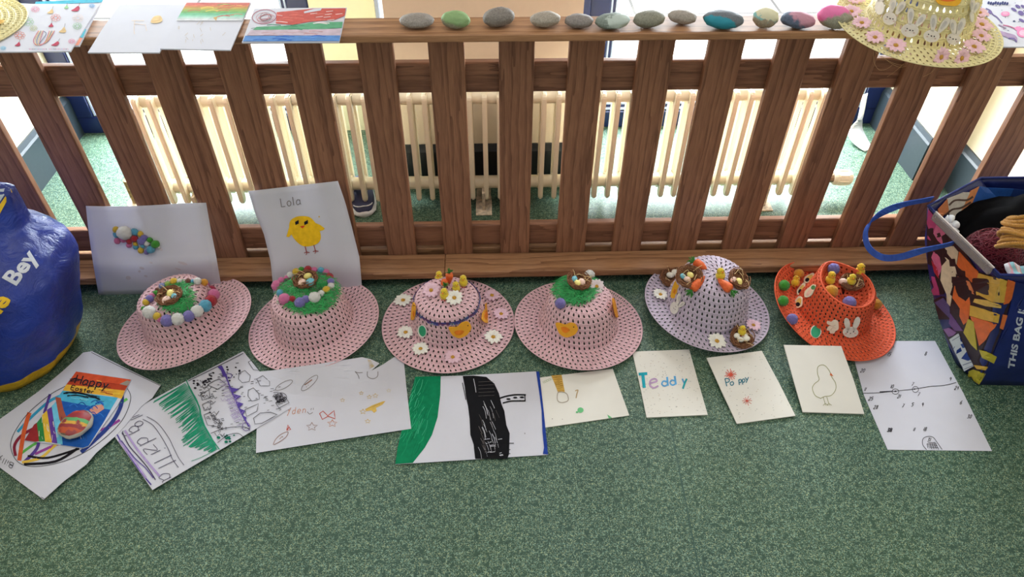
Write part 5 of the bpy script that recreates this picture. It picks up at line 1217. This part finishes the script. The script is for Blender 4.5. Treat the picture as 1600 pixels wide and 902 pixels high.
vs, fs = [], []; tube(vs, fs, [Vector(tril(.060, .0995, 2*PI*i/90)) for i in range(90)], .0024, 6, True); mk('crown_ridge', vs, fs, ORANGE, h6, True)
M6 = wmat(h6); vs, fs = [], []
for prf, sh_ in ((cr6, tril), (br6, tbrim)):
    P = catmull([Vector(p) for p in prf]); b = len(vs)
    for q in P:
        for i in range(64): vs.append(M6 @ Vector(sh_(q.x, q.y, 2*PI*i/64)))
    for j in range(len(P)-1):
        for i in range(64): fs.append((b+j*64+i, b+j*64+(i+1) % 64, b+(j+1)*64+(i+1) % 64, b+(j+1)*64+i))
S = Surf(vs=vs, fs=fs)
for x, y, r_, k in ((228, 181, 34, 'O'), (120, 266, 37, 'G'), (112, 382, 36, 'G'), (180, 517, 38, 'V'), (487, 144, 39, 'V'), (470, 310, 44, 'O'), (603, 396, 45, 'V'), (803, 407, 36, 'O')): q = T([(x, y)])[0]; pompom(h6, S, q[0], q[1], r_*.2107, k)
for x, y, r_, fc, tl in ((205, 238, 40, (-.2, -.5, 1), 1.0), (466, 214, 44, (0, -1, .3), 1.3), (684, 155, 46, (.2, -1, .3), 1.25)):
    q = T([(x, y)])[0]; chick_at(h6, S, q[0], q[1], r_*.2107, fc, tl, (240, 196, 50))
p, n = at_hit(S, *T([(602, 268)])[0]); n2 = (n*.4+Vector((0, -.15, 1))).normalized(); nest(h6, p+n2*.004, n2, .027, [(*T([(556, 238)])[0], 5.6, 'P')], S, .85, 21)
q, _ = Surf(plane=(p+n2*.022, n2)).hit(*T([(622, 225)])[0]); chick(h6, q, .0125, (-.3, -1, .3), 1.1)
egg_plate(h6, S, T([(354, 611)])[0], 7.4, 9.2, .1, 1.2)
bunny(h6, S, T([(612, 600)])[0], (T([(610, 612)])[0][0], T([(610, 612)])[0][1], 12.2, 8.2), [(T([(580, 508)])[0], T([(592, 600)])[0], 4.4), (T([(672, 500)])[0], T([(632, 600)])[0], 4.4)],
      [lambda I: I.ell(T([(588, 612)])[0], 1, .9, BLK), lambda I: I.ell(T([(634, 610)])[0], 1, .9, BLK), lambda I: I.ell(T([(611, 622)])[0], 1, .7, BLK), lambda I: I.ell(T([(578, 624)])[0], 1.6, .9, ink((220, 170, 160))), lambda I: I.ell(T([(645, 622)])[0], 1.6, .9, ink((220, 170, 160)))], 'white bunny head sticker with two upright ears', inner=False)
plate(h6, S, T([(480, 575)])[0], T([(440, 530), (470, 535), (490, 520), (518, 530), (524, 560), (522, 590), (500, 605), (490, 620), (462, 618), (455, 600), (436, 595), (448, 570), (465, 560), (440, 550)]), (232, 220, 204), 'bunny_sticker', 'pale leaping bunny sticker',
      marks=[lambda I: I.line(T([(455, 560), (480, 570), (500, 560)]), .6, ink((200, 170, 150))), lambda I: I.line(T([(465, 600), (480, 580), (505, 585)]), .6, ink((200, 170, 150)))])
for c_, rx, ry, an, lb in (((303, 213), 10.4, 5.2, -.75, 'bee'), ((245, 295), 10.8, 4.6, -1.05, 'bee'), ((228, 392), 9.8, 6.2, -1.2, 'bee'), ((315, 308), 12.5, 5.2, -.9, 'carrot')):
    q = T([c_])[0]; P = [(q[0]+math.cos(t)*rx*math.cos(an)-math.sin(t)*ry*math.sin(an)*(1+.2*math.cos(3*t)), q[1]+math.cos(t)*rx*math.sin(an)+math.sin(t)*ry*math.cos(an)*(1+.2*math.cos(3*t))) for t in [2*PI*i/16 for i in range(16)]]
    d = (math.cos(an), math.sin(an))
    if lb == 'bee': mk_ = [lambda I, q=q, d=d, an=an, rx=rx, ry=ry: I.ell(q, rx*.72, ry*.62, ink((232, 200, 110)), an), lambda I, q=q, d=d, an=an, rx=rx, ry=ry: I.ell((q[0]-d[0]*rx*.35, q[1]-d[1]*rx*.35), rx*.34, ry*.55, BLK, an)]
    else: mk_ = [lambda I, q=q, d=d, an=an, rx=rx, ry=ry: I.ell((q[0]-d[0]*2, q[1]-d[1]*2), rx*.6, ry*.55, ink((240, 200, 180)), an), lambda I, q=q, d=d, an=an, rx=rx, ry=ry: I.ell((q[0]+d[0]*rx*.55, q[1]+d[1]*rx*.55), rx*.28, ry*.6, ink((90, 150, 90)), an)]
    plate(h6, S, q, P, (236, 226, 200), lb+'_sticker', None, smooth=False, marks=mk_)
# 7: yellow hat on the top board
cr, br = prof(.105, .074, .092, .146)
h7, S = hat((.792, 1.262, .652), (R(5), R(1), 0), YELLOW, 'yellow straw hat with pink daisies and bunny cut-outs overhanging the fence top board', cr, br)
T = lambda pts: crop(1300, 0, .1875, pts)
for x, y, r_, an in ((155, 122, 88, 0), (240, 215, 84, 0), (350, 335, 84, 0), (521, 402, 92, 0), (1165, 415, 98, 0), (1228, 232, 98, 0), (1225, 325, 90, 0), (190, 22, 80, 0), (1215, 130, 80, 0), (890, 490, 90, 1), (1060, 500, 90, 1)):
    q = T([(x, y)])[0]; daisy(h7, S, q[0], q[1], r_*.1875, (236, 196, 208), (0, -.15, .3) if not an else (.5, -1.2, -.2), .004)
for hx, hy, rx, ry, e1, e2, sc_ in ((485, 155, 56, 54, ((520, -10), (495, 105)), ((608, 15), (540, 118)), 1), (650, 252, 74, 58, ((662, 65), (650, 205)), ((775, 120), (700, 220)), 1), (828, 300, 68, 52, ((850, 118), (835, 260)), ((975, 150), (885, 270)), 1), (1008, 325, 56, 48, ((1000, 160), (1010, 285)), ((1095, 150), (1040, 290)), 1), (402, 62, 38, 62, ((392, -60), (395, 20)), ((440, -40), (415, 15)), 1), (1160, 140, 16, 46, ((1170, -10), (1162, 110)), ((1215, 20), (1175, 105)), 1)):
    q = T([(hx, hy)])[0]; E2 = [(T([a])[0], T([b_])[0], 5.2 if rx > 45 else 3.4) for a, b_ in (e1, e2)]
    mks = [lambda I, q=q: I.ell(q, 1.3, 1, BLK), lambda I, q=q: I.ell((q[0]-4.4, q[1]-2.6), 1, 1, BLK), lambda I, q=q: I.ell((q[0]+4.4, q[1]+.6), 1, 1, BLK), lambda I, q=q: I.ell((q[0]-6.5, q[1]+1), 1.6, 1, ink((196, 170, 160))), lambda I, q=q: I.ell((q[0]+6, q[1]+4.2), 1.6, 1, ink((196, 170, 160)))] if rx > 45 else []
    p, n = at_hit(S, *q); nz = Vector((n.x, n.y, n.z*.6+.15)).normalized()
    bunny(h7, S, q, (q[0], q[1], rx*.1875, ry*.1875), E2, mks, 'white felt bunny on the crown', n=tuple(nz), off=.0035, p=p, rgb=(222, 216, 206))
plate(h7, S, T([(970, 10)])[0], T([(860, -20), (870, 15), (900, 38), (960, 46), (1030, 48), (1065, 20), (1070, -15), (1000, -60), (900, -60)]), (240, 180, 56), 'foam_bird', 'orange foam bird high on the crown', marks=[lambda I: I.ell(T([(965, -8)])[0], 13, 4, ink((232, 120, 60)))])
vs, fs = [], []
for pts_ in ([(345, 430), (352, 520), (390, 580), (450, 578), (500, 545)], [(360, 435), (420, 480), (520, 530), (600, 545)], [(400, 450), (480, 520), (560, 560), (620, 550)], [(600, 530), (520, 600), (460, 640)], [(1320, 480), (1380, 478), (1420, 502)], [(860, 570), (820, 610), (760, 640)]):
    tube(vs, fs, catmull([aty(*T([p_])[0], 1.262) for p_ in pts_]), .00028, 4)
mk('loose_raffia', vs, fs, flat((196, 160, 120)), h7, world=True)
# 8: yellow hat at the left end of the board
cr, br = prof(.10, .072, .09, .145)
h8, S8 = hat((-1.004, 1.305, .641), (0, 0, 0), YELLOW, 'yellow straw hat at the far left end of the fence top board', cr, br)
q = (0, 38); daisy(h8, S8, q[0], q[1], 9, (236, 196, 120), (0, 0, .4), .003)
# ------------------------------------------------------------------ BAGS
def vadd(*a): return sum((Vector(x) for x in a), Vector())
# blue plastic carrier bag, far left
BLUEP = N('blue_polythene'); v = BLUEP.coords(rnd=False); n_ = BLUEP.noise(v, 26, 6, .65, 1.2); BLUEP.col(BLUEP.ramp(BLUEP.noise(v, 8, 3), [(.3, lin((14, 34, 118))), (.7, lin((24, 56, 160)))])); BLUEP.rough(.28, .6); BLUEP.bump(n_, .55, .012); BLUEP = BLUEP.m
YELP = N('yellow_polythene'); v = YELP.coords(rnd=False); n_ = YELP.noise(v, 40, 5, .6, 1); YELP.col(YELP.ramp(n_, [(.3, lin((196, 150, 24))), (.7, lin((232, 186, 40)))])); YELP.rough(.32, .5); YELP.bump(n_, .5, .008); YELP = YELP.m
bag = tag(empty('carrier_bag', (-1.13, 1.12, 0)), 'bulging blue plastic carrier bag with a yellow base at the left edge', 'bag')
SEC = [  # right silhouette in the picture, depth y of the section centre, half width x, half depth y
    ((103, 558), 1.075, .17, .115), ((110, 538), 1.085, .19, .135), ((114, 505), 1.09, .20, .145), ((116, 455), 1.10, .20, .150), ((106, 412), 1.115, .18, .135), ((88, 385), 1.13, .155, .115), ((60, 364), 1.145, .125, .09), ((40, 348), 1.155, .10, .06), ((32, 320), 1.165, .09, .04), ((20, 294), 1.17, .08, .025), ((8, 288), 1.17, .07, .010)]
vs, fs, nt = [], [], 72
rows = []
for sp, yc, rx, ry in SEC: q = aty(sp[0], sp[1], yc); rows.append((max(.002, q.z), q.x-rx, yc, rx, ry))
fine = []
for i in range(len(rows)-1):
    for k in range(4): t = k/4; fine.append(tuple(a+(b-a)*t for a, b in zip(rows[i], rows[i+1])))
fine.append(rows[-1]); nr = len(fine)
for j, (z, cx, cy, rx, ry) in enumerate(fine):
    for i in range(nt):
        t = 2*PI*i/nt; c_, s_ = math.cos(t), math.sin(t); e = .8
        w_ = 1+.05*noise.noise(Vector((c_*2.2, s_*2.2, z*9)))+.028*noise.noise(Vector((c_*6, s_*6, z*16+c_*3)))*(1.0 if z > .01 else .3)
        vs.append(Vector((cx+rx*math.copysign(abs(c_)**e, c_)*w_, cy+ry*math.copysign(abs(s_)**e, s_)*w_, z)))
fs = [(j*nt+i, j*nt+(i+1) % nt, (j+1)*nt+(i+1) % nt, (j+1)*nt+i) for j in range(nr-1) for i in range(nt)]
fs += [tuple(range(nt))[::-1], tuple((nr-1)*nt+i for i in range(nt))]
def lower(f): c_ = sum((vs[i] for i in f), Vector())/len(f); return c_.z < .036+.018*noise.noise(Vector((c_.x*9, c_.y*9, 0)))
fa = [f for f in fs if not lower(f)]; fb = [f for f in fs if lower(f)]
def sub(name, fl, mat, lab=None):
    ix = sorted({i for f in fl for i in f}); mp = {a: b for b, a in enumerate(ix)}; o = mk(name, [vs[i] for i in ix], [tuple(mp[i] for i in f) for f in fl], mat, bag, True, world=True)
    if lab: o['label'] = lab
    return o
body = sub('bag_body', fa, BLUEP); base_ = sub('bag_base', fb, YELP, 'yellow base of the bag')
S = Surf([body]); I = Ink(S, .0012); LG_ = flat((206, 212, 226), .35, .4); LY = flat((238, 194, 40), .35, .4)
I.type('Bey', (24, 448), (24, -31.5), (-31, -17), LG_, 2, .03); I.type('ne', (-8, 500), (26, -31.5), (-32, -18), LY, 2, .035)
I.fill([(-2, 322), (16, 296), (18, 300), (-2, 338)], LY, 1); I.fill([(-2, 296), (14, 294), (-2, 318)], flat((190, 200, 214), .4), 1)
add_ink(body, I)
# printed shopper, right
NAVYF = N('navy_woven_plastic'); v = NAVYF.coords(rnd=False); n_ = NAVYF.noise(v, 14, 4); NAVYF.col(NAVYF.ramp(n_, [(.3, lin((18, 30, 92))), (.7, lin((26, 42, 116)))])); NAVYF.rough(.4, .5); NAVYF.bump(NAVYF.noise(v, 22, 4), .25, .006); NAVYF = NAVYF.m
NAVYD = flat((22, 30, 78), .6)
shop = tag(empty('shopping_bag', (1.13, 1.06, 0)), 'large open shopping bag printed with crayons, navy panel and blue handles', 'bag')
g = [  # rows of the outer wall from rim to floor: left-back corner, front corner, far right front, right back, left back (x,y)
    (.325, (1450, 322), (1562, 430)), (.25, (1446, 372), (1559, 470)), (.17, (1453, 440), (1551, 520)), (.09, (1468, 500), (1540, 562)), (.0, (1492, 566), (1527, 601))]
ring = []
for z, Lp, Rp in g:
    a = atz(*Lp, z); b_ = atz(*Rp, z); t = 1-z/.325
    c_ = Vector((b_.x+.40-.05*t, b_.y-.02+.01*t, z)); d_ = Vector((b_.x+.42-.06*t, 1.235-.0*t, z)); e_ = Vector((max(a.x, 1.03)+.10-.02*t if z < .3 else 1.055, 1.238-.02*t, z))
    ring.append([a, b_, c_, d_, e_])
def panel(i0, i1, nu=14, bulge=0.0, keep=None):
    vs, fs = [], []; nv = 16
    for j in range(nv+1):
        t = j/nv*(len(ring)-1); k = min(len(ring)-2, int(t)); f_ = t-k
        A = ring[k][i0].lerp(ring[k+1][i0], f_); B = ring[k][i1].lerp(ring[k+1][i1], f_); nm = (B-A).cross(Vector((0, 0, 1))).normalized()
        for i in range(nu+1): u = i/nu; vs.append(A.lerp(B, u)+nm*bulge*math.sin(PI*u)*(.35+.65*math.sin(PI*j/nv))+nm*.003*noise.noise(Vector((u*4+i0, j*.3, 0))))
    return vs, [(j*(nu+1)+i, j*(nu+1)+i+1, (j+1)*(nu+1)+i+1, (j+1)*(nu+1)+i) for j in range(nv) for i in range(nu)]
allv, allf = [], []
for i0, i1, bl in ((0, 1, .0), (1, 2, .012), (2, 3, .0), (3, 4, .0), (4, 0, .004)):
    a, f_ = panel(i0, i1, bulge=bl); b = len(allv); allv += a; allf += [tuple(b+i for i in q) for q in f_]
bm = bmesh.new(); vv = [bm.verts.new(p) for p in allv]
for f in allf: bm.faces.new([vv[i] for i in f])
bmesh.ops.remove_doubles(bm, verts=bm.verts, dist=.0015)
bot = [ring[-1][i]+Vector((0, 0, .002)) for i in range(5)]; bm.faces.new([bm.verts.new(p) for p in bot])
M = wmat(shop).inverted()
for v_ in bm.verts: v_.co = M @ v_.co
bmesh.ops.recalc_face_normals(bm, faces=bm.faces)
body = bmo('bag_body', bm, NAVYF, shop, True)
sol = body.modifiers.new('thickness', 'SOLIDIFY'); sol.thickness = .0016; sol.offset = 0
S = Surf([body]); I = Ink(S, .0016); I.step = .03; T = lambda pts: crop(1440, 430, .2329, pts)
U = lambda pts: crop(1440, 260, .2216, pts)
c_ = lambda *a: flat(a, .45, .35, .1)
MAG, CRM, ORG, YLW, OLV, PRP, RDD, DBR = c_(176, 64, 118), c_(222, 204, 178), c_(226, 112, 54), c_(222, 178, 76), c_(196, 182, 60), c_(112, 76, 140), c_(178, 40, 60), c_(44, 26, 34)
fillU = lambda p, m_: I.fill(U(p), m_, 2); fillT = lambda p, m_: I.fill(T(p), m_, 2)
fillU([(55, 300), (250, 505), (250, 780), (160, 900), (110, 900), (50, 780), (42, 400)], DBR)
fillT([(50, 0), (620, 30), (590, 190), (530, 380), (440, 600), (365, 750), (290, 650), (200, 470), (130, 330), (95, 190), (60, 90)], DBR)
fillU([(250, 505), (400, 740), (650, 810), (640, 905), (250, 905)], DBR)
fillU([(55, 300), (120, 380), (118, 470), (60, 450), (45, 400)], MAG); fillU([(120, 385), (185, 480), (165, 560), (120, 520), (90, 470)], c_(206, 110, 150)); fillU([(50, 480), (90, 545), (85, 600), (48, 560)], MAG)
fillU([(95, 590), (135, 640), (150, 720), (128, 772), (100, 700), (75, 640)], c_(206, 100, 140)); fillU([(75, 660), (120, 720), (128, 790), (95, 745)], RDD); fillU([(50, 770), (100, 780), (125, 860), (135, 905), (90, 905), (60, 840)], MAG)
fillU([(170, 560), (235, 560), (268, 600), (255, 690), (180, 600)], CRM); fillU([(150, 700), (185, 660), (250, 740), (248, 780), (205, 905), (185, 905), (140, 800)], CRM); fillU([(165, 630), (240, 690), (258, 760), (200, 680)], c_(232, 214, 190))
fillU([(275, 598), (410, 745), (395, 850), (290, 740), (258, 690)], ORG); fillU([(270, 775), (350, 840), (378, 900), (330, 880)], c_(226, 140, 96)); fillU([(245, 830), (300, 880), (340, 905), (236, 905)], ORG)
fillU([(410, 750), (600, 800), (575, 905), (395, 905), (392, 830)], YLW); fillU([(600, 802), (650, 810), (635, 905), (580, 905)], ORG)
fillT([(95, 180), (150, 150), (195, 200), (200, 290), (150, 240)], c_(86, 76, 130)); fillT([(200, 250), (250, 320), (285, 370), (230, 370), (190, 320)], PRP); fillT([(155, 360), (190, 350), (240, 380), (220, 400), (190, 410)], c_(142, 98, 160))
fillT([(175, 110), (210, 140), (200, 205), (178, 180)], CRM); fillT([(230, 60), (330, 130), (335, 190), (322, 300), (290, 330), (262, 270), (265, 220), (215, 150)], ORG); fillT([(250, 5), (330, 40), (360, 110), (300, 80)], c_(222, 134, 90))
fillT([(375, 30), (570, 70), (555, 180), (480, 175), (375, 120)], YLW); fillT([(365, 155), (450, 165), (530, 200), (528, 215), (440, 205), (355, 178)], c_(226, 188, 100)); fillT([(335, 200), (430, 225), (520, 262), (510, 315), (420, 295), (330, 268)], YLW)
fillT([(335, 272), (430, 300), (500, 325), (440, 430), (395, 470), (370, 360)], ORG); fillT([(575, 25), (625, 40), (600, 150), (580, 180), (545, 190), (560, 100)], ORG); fillT([(540, 260), (572, 265), (545, 360), (520, 350)], c_(206, 110, 60))
fillT([(320, 290), (360, 310), (370, 400), (380, 500), (340, 460), (290, 380)], OLV); fillT([(395, 498), (440, 510), (500, 540), (480, 585), (415, 550)], OLV); fillT([(360, 600), (440, 610), (425, 630), (380, 625)], YLW); fillT([(292, 655), (355, 630), (425, 655), (400, 700), (365, 752), (320, 710)], OLV)
fillT([(625, 38), (720, 60), (720, 830), (560, 800), (370, 755), (440, 610), (530, 400), (590, 200)], NAVYF)
I.layer += 25; I.type('THIS BAG IS', (1583, 574), (3.2, -18.5), (-13.5, -3.0), c_(196, 204, 220), 1, .02)
# the printed inside of the back panel
NB = c_(44, 92, 176)
fillU([(100, 300), (165, 230), (175, 310), (130, 350), (105, 345)], c_(206, 130, 90)); fillU([(165, 225), (280, 180), (330, 180), (255, 330), (240, 360), (180, 335)], c_(210, 204, 200)); fillU([(330, 170), (392, 140), (310, 330), (245, 345)], c_(214, 140, 92))
fillU([(392, 138), (640, 150), (560, 320), (420, 335), (300, 345), (310, 325)], NB); fillU([(640, 150), (725, 160), (725, 330), (560, 320)], c_(36, 62, 130))
I.line(U([(175, 270), (220, 235), (300, 235), (345, 210)]), 3, c_(90, 70, 66)); I.line(U([(150, 340), (200, 300), (260, 290), (330, 250)]), 3, c_(90, 70, 66))
I.type('Sizzle', U([(428, 245)])[0], (5.5, 9.5), (10.5, -3.2), c_(206, 212, 224), 1); I.type('ble/b', U([(715, 165)])[0], (-5.5, 10.6), (13, 7), c_(190, 198, 210), 1)
add_ink(body, I)
# rim binding and lining seam
vs, fs = [], []; rim = [p+Vector((0, 0, .0005)) for p in ring[0]]; R2 = []
for a, b_ in zip(rim, rim[1:]+rim[:1]): R2 += [a.lerp(b_, k/6) for k in range(6)]
tube(vs, fs, R2, .0028, 6, True); mk('rim_binding', vs, fs, flat((26, 40, 110), .5), shop, True, world=True)
def strap(name, pts, wd, mat, parent, side):
    P = catmull([Vector(p) for p in pts]); vs, fs = [], []
    for i, p in enumerate(P):
        t = (P[min(i+1, len(P)-1)]-P[max(i-1, 0)]).normalized(); s_ = side(i/(len(P)-1)).normalized(); s_ = (s_-t*s_.dot(t)).normalized(); n = t.cross(s_)*.0011
        vs += [p+s_*wd/2+n, p-s_*wd/2+n, p-s_*wd/2-n, p+s_*wd/2-n]
    for i in range(len(P)-1):
        for k in range(4): fs.append((i*4+k, i*4+(k+1) % 4, i*4+4+(k+1) % 4, i*4+4+k))
    fs += [(0, 1, 2, 3), tuple((len(P)-1)*4+k for k in (3, 2, 1, 0))]
    return mk(name, vs, fs, mat, parent, world=True)
STR = flat((52, 84, 170), .7, .2, .15)
hp = [((1490, 380), .30), ((1475, 384), .325), ((1440, 392), .31), ((1405, 402), .27), ((1378, 402), .24), ((1358, 388), .23), ((1352, 366), .24), ((1360, 348), .26), ((1380, 332), .29), ((1410, 320), .325), ((1440, 314), .335), ((1456, 311), .325)]
strap('handle', [atz(*p, z) for p, z in hp], .0135, STR, shop, lambda t: Vector((.1, -.15, 1)) if (t < .35 or t > .62) else Vector((.3, -.1, 1)))
lb = plate(shop, S, (1508, 548), crop(1440, 430, .2329, [(185, 432), (240, 395), (285, 376), (315, 400), (360, 470), (395, 530), (410, 570), (395, 590), (340, 615), (285, 645), (255, 580), (215, 500)]), (206, 214, 222), 'bag_label', 'pale fabric label printed with dark blue drawings', th=.0008, off=.006, smooth=False, n=(-.45, -.8, .4),
    marks=[lambda I: I.fill(T([(255, 420), (290, 402), (330, 425), (360, 480), (370, 540), (345, 575), (330, 520), (300, 460), (262, 445)]), ink((40, 62, 130))), lambda I: I.fill(T([(235, 505), (262, 485), (270, 510), (232, 530)]), ink((40, 62, 130))), lambda I: I.fill(T([(265, 560), (300, 515), (345, 505), (350, 560), (310, 575)]), ink((52, 74, 144))), lambda I: I.fill(T([(260, 465), (300, 450), (315, 480), (275, 490)]), ink((60, 84, 150))),
           lambda I: I.line(T([(205, 440), (270, 400)]), .8, ink((90, 100, 130))), lambda I: I.line(T([(275, 605), (330, 585), (375, 570)]), 1.0, ink((90, 100, 140))), lambda I: I.line(T([(285, 632), (350, 605), (400, 578)]), .8, ink((90, 100, 140))), lambda I: I.line(T([(200, 460), (230, 540), (275, 620)]), .6, ink((120, 130, 160))), lambda I: I.line(T([(210, 500), (222, 480)]), 1, ink((90, 100, 140)))])
# --- things in the bag
bm = bmesh.new(); ball(bm, (0, 0, 0), 1, 4, (.16, .095, .09), .18, 5); o = bmo('black_jumper', bm, flat((14, 14, 17), .9, .05), None, True); o.location = atz(1590, 372, .24); o.rotation_euler = (0, R(-4), 0)
tag(o, 'bundle of black fabric filling the back of the printed shopping bag', 'fabric')
def yarn_ball(name, loc, r, mat, strands, thick, lab, flatn=1.0, seed=3):
    rnd = random.Random(seed); root = tag(empty(name, loc), lab, 'yarn'); vs, fs = [], []
    bm = bmesh.new(); ball(bm, (0, 0, 0), r*.93, 3, (1, 1, flatn)); bmo('yarn_core', bm, mat, root, True)
    for k in range(strands):
        ax = Vector((rnd.gauss(0, 1), rnd.gauss(0, 1), rnd.gauss(0, 1))).normalized(); u = ax.orthogonal().normalized(); w_ = ax.cross(u); off = rnd.uniform(-.35, .35)
        pts = []
        for i in range(30): a = 2*PI*i/30; p = (u*math.cos(a)+w_*math.sin(a))*math.sqrt(1-off*off)+ax*off; pts.append((p.x*r, p.y*r, p.z*r*flatn))
        tube(vs, fs, pts, thick, 5, True)
    mk('yarn_strands', vs, fs, mat, root, True); return root
MAR = felt((112, 26, 46)); yarn_ball('yarn_ball', tuple(atz(1548, 400, .262)), .056, MAR, 60, .0011, 'dark maroon ball of yarn inside the printed shopping bag')
# mustard cord hank
root = tag(empty('cord_hank', (1.175, .985, .36)), 'coiled mustard yellow twisted cord on top of the shopping bag contents', 'cord'); MUS = felt((206, 150, 72))
cx = aty(1600, 368, .98); root.location = cx; vs, fs = [], []
ax = Matrix.Rotation(R(14), 3, 'Y') @ Matrix.Rotation(R(-38), 3, 'X')
for k in range(9):
    rr = .036-.0035*(k % 3); zz = -.022+.0065*k; ph = k*.7; P = []
    for i in range(26): a = 2*PI*i/26; P.append(ax @ Vector((math.cos(a)*rr*(.92+.08*math.sin(ph)), math.sin(a)*rr*1.15, zz+.004*math.sin(a*2+ph))))
    for st in range(3):
        Q = []; m_ = 130
        for i in range(m_):
            t = i/m_*26; j = int(t); f_ = t-j; p = P[j].lerp(P[(j+1) % 26], f_); q = P[(j+1) % 26]-P[j]; n1_ = q.orthogonal().normalized(); n1_ = (p-(ax @ Vector((0, 0, zz)))).normalized(); n2_ = q.normalized().cross(n1_); a = 2*PI*(i/m_*24+st/3)
            Q.append(p+(n1_*math.cos(a)+n2_*math.sin(a))*.0022)
        tube(vs, fs, Q, .0024, 5, True)
mk('cord_coil', vs, fs, MUS, root, True)
# clear case along the rim
pa = atz(1453, 333, .330); pb = atz(1547, 425, .330); d = (pb-pa); d.z = 0; n = Vector((0, 0, 1)).cross(d).normalized()
n = n if n.x > 0 else -n; root = tag(empty('plastic_case', pa), 'slim clear plastic case tucked along the left rim of the shopping bag', 'case')
CL = N('clear_plastic'); CL.b.inputs['Transmission Weight'].default_value = .75; CL.col(lin((214, 206, 206))); CL.rough(.18, .5); CL = CL.m
def slab2(name, o0, o1, z0, z1, t0, t1, mat):
    P = [pa+d*t0+n*o0, pa+d*t1+n*o0, pa+d*t1+n*o1, pa+d*t0+n*o1]; vs = [p+Vector((0, 0, z0)) for p in P]+[p+Vector((0, 0, z1)) for p in P]
    return mk(name, vs, [(3, 2, 1, 0), (4, 5, 6, 7), (0, 1, 5, 4), (1, 2, 6, 5), (2, 3, 7, 6), (3, 0, 4, 7)], mat, root, world=True)
slab2('case_shell', .004, .010, -.012, .004, .03, .97, CL); slab2('case_insert', .0055, .0085, -.011, .001, .08, .90, flat((176, 160, 156), .5)); slab2('case_edge', .0075, .0100, .004, .006, .02, .98, flat((206, 196, 196), .3, .6))
# white felt flower in the bag
fl = tag(empty('felt_flower', atz(1484, 352, .30)), 'white felt flower standing beside the clear case in the shopping bag', 'flower'); vs, fs = [], []
for k in range(6):
    a0 = 2*PI*k/6; b = len(vs); vs.append((0, 0, 0))
    for i in range(9): a = a0-.55+1.1*i/8; rr = .021*(1 if 0 < i < 8 else .8); vs.append((math.cos(a)*rr, math.sin(a)*rr, .006*math.sin(PI*i/8)+.002))
    for i in range(8): fs.append((b, b+1+i, b+2+i))
o = mk('petals', vs, fs, flat((226, 230, 240), .9, .1), fl, True); o.rotation_euler = (R(35), R(15), R(20)); so = o.modifiers.new('thickness', 'SOLIDIFY'); so.thickness = .0012
bm = bmesh.new(); ball(bm, (0, 0, .002), .0045, 2, (1, 1, .6)); c2 = bmo('flower_centre', bm, flat((214, 214, 224)), fl, True); c2.rotation_euler = (R(35), R(15), R(20))
# dark tangled yarn and a folded pastel cloth at the front
yarn_ball('yarn_ball', tuple(atz(1566, 418, .27)+Vector((.022, .02, -.012))), .026, felt((30, 28, 42)), 26, .0016, 'small dark navy yarn tangle at the front of the shopping bag', .7, 8)
vs, fs = [], []
for i in range(13):
    for j in range(5): vs.append((.0+.085*i/12, -.02+.04*j/4, .006*math.sin(i*.9)+.004*math.cos(j*1.4)))
fs = [(i*5+j, (i+1)*5+j, (i+1)*5+j+1, i*5+j+1) for i in range(12) for j in range(4)]
m = N('pastel_cloth'); v = m.coords(rnd=False); wv = m.n('ShaderNodeTexWave', bands_direction='X'); wv.inputs['Scale'].default_value = 14; wv.inputs['Distortion'].default_value = 4; m.l(v, wv.inputs['Vector']); m.col(m.ramp(wv.outputs['Fac'], [(.2, lin((236, 232, 240))), (.5, lin((240, 150, 170))), (.8, lin((150, 206, 226)))])); m.rough(.8)
o = mk('folded_cloth', vs, fs, m.m, None, True); o.location = atz(1578, 428, .30)+Vector((-.0, .004, .0)); so = o.modifiers.new('thickness', 'SOLIDIFY'); so.thickness = .003; tag(o, 'white, pink and pale blue cloth at the front rim of the shopping bag', 'cloth')
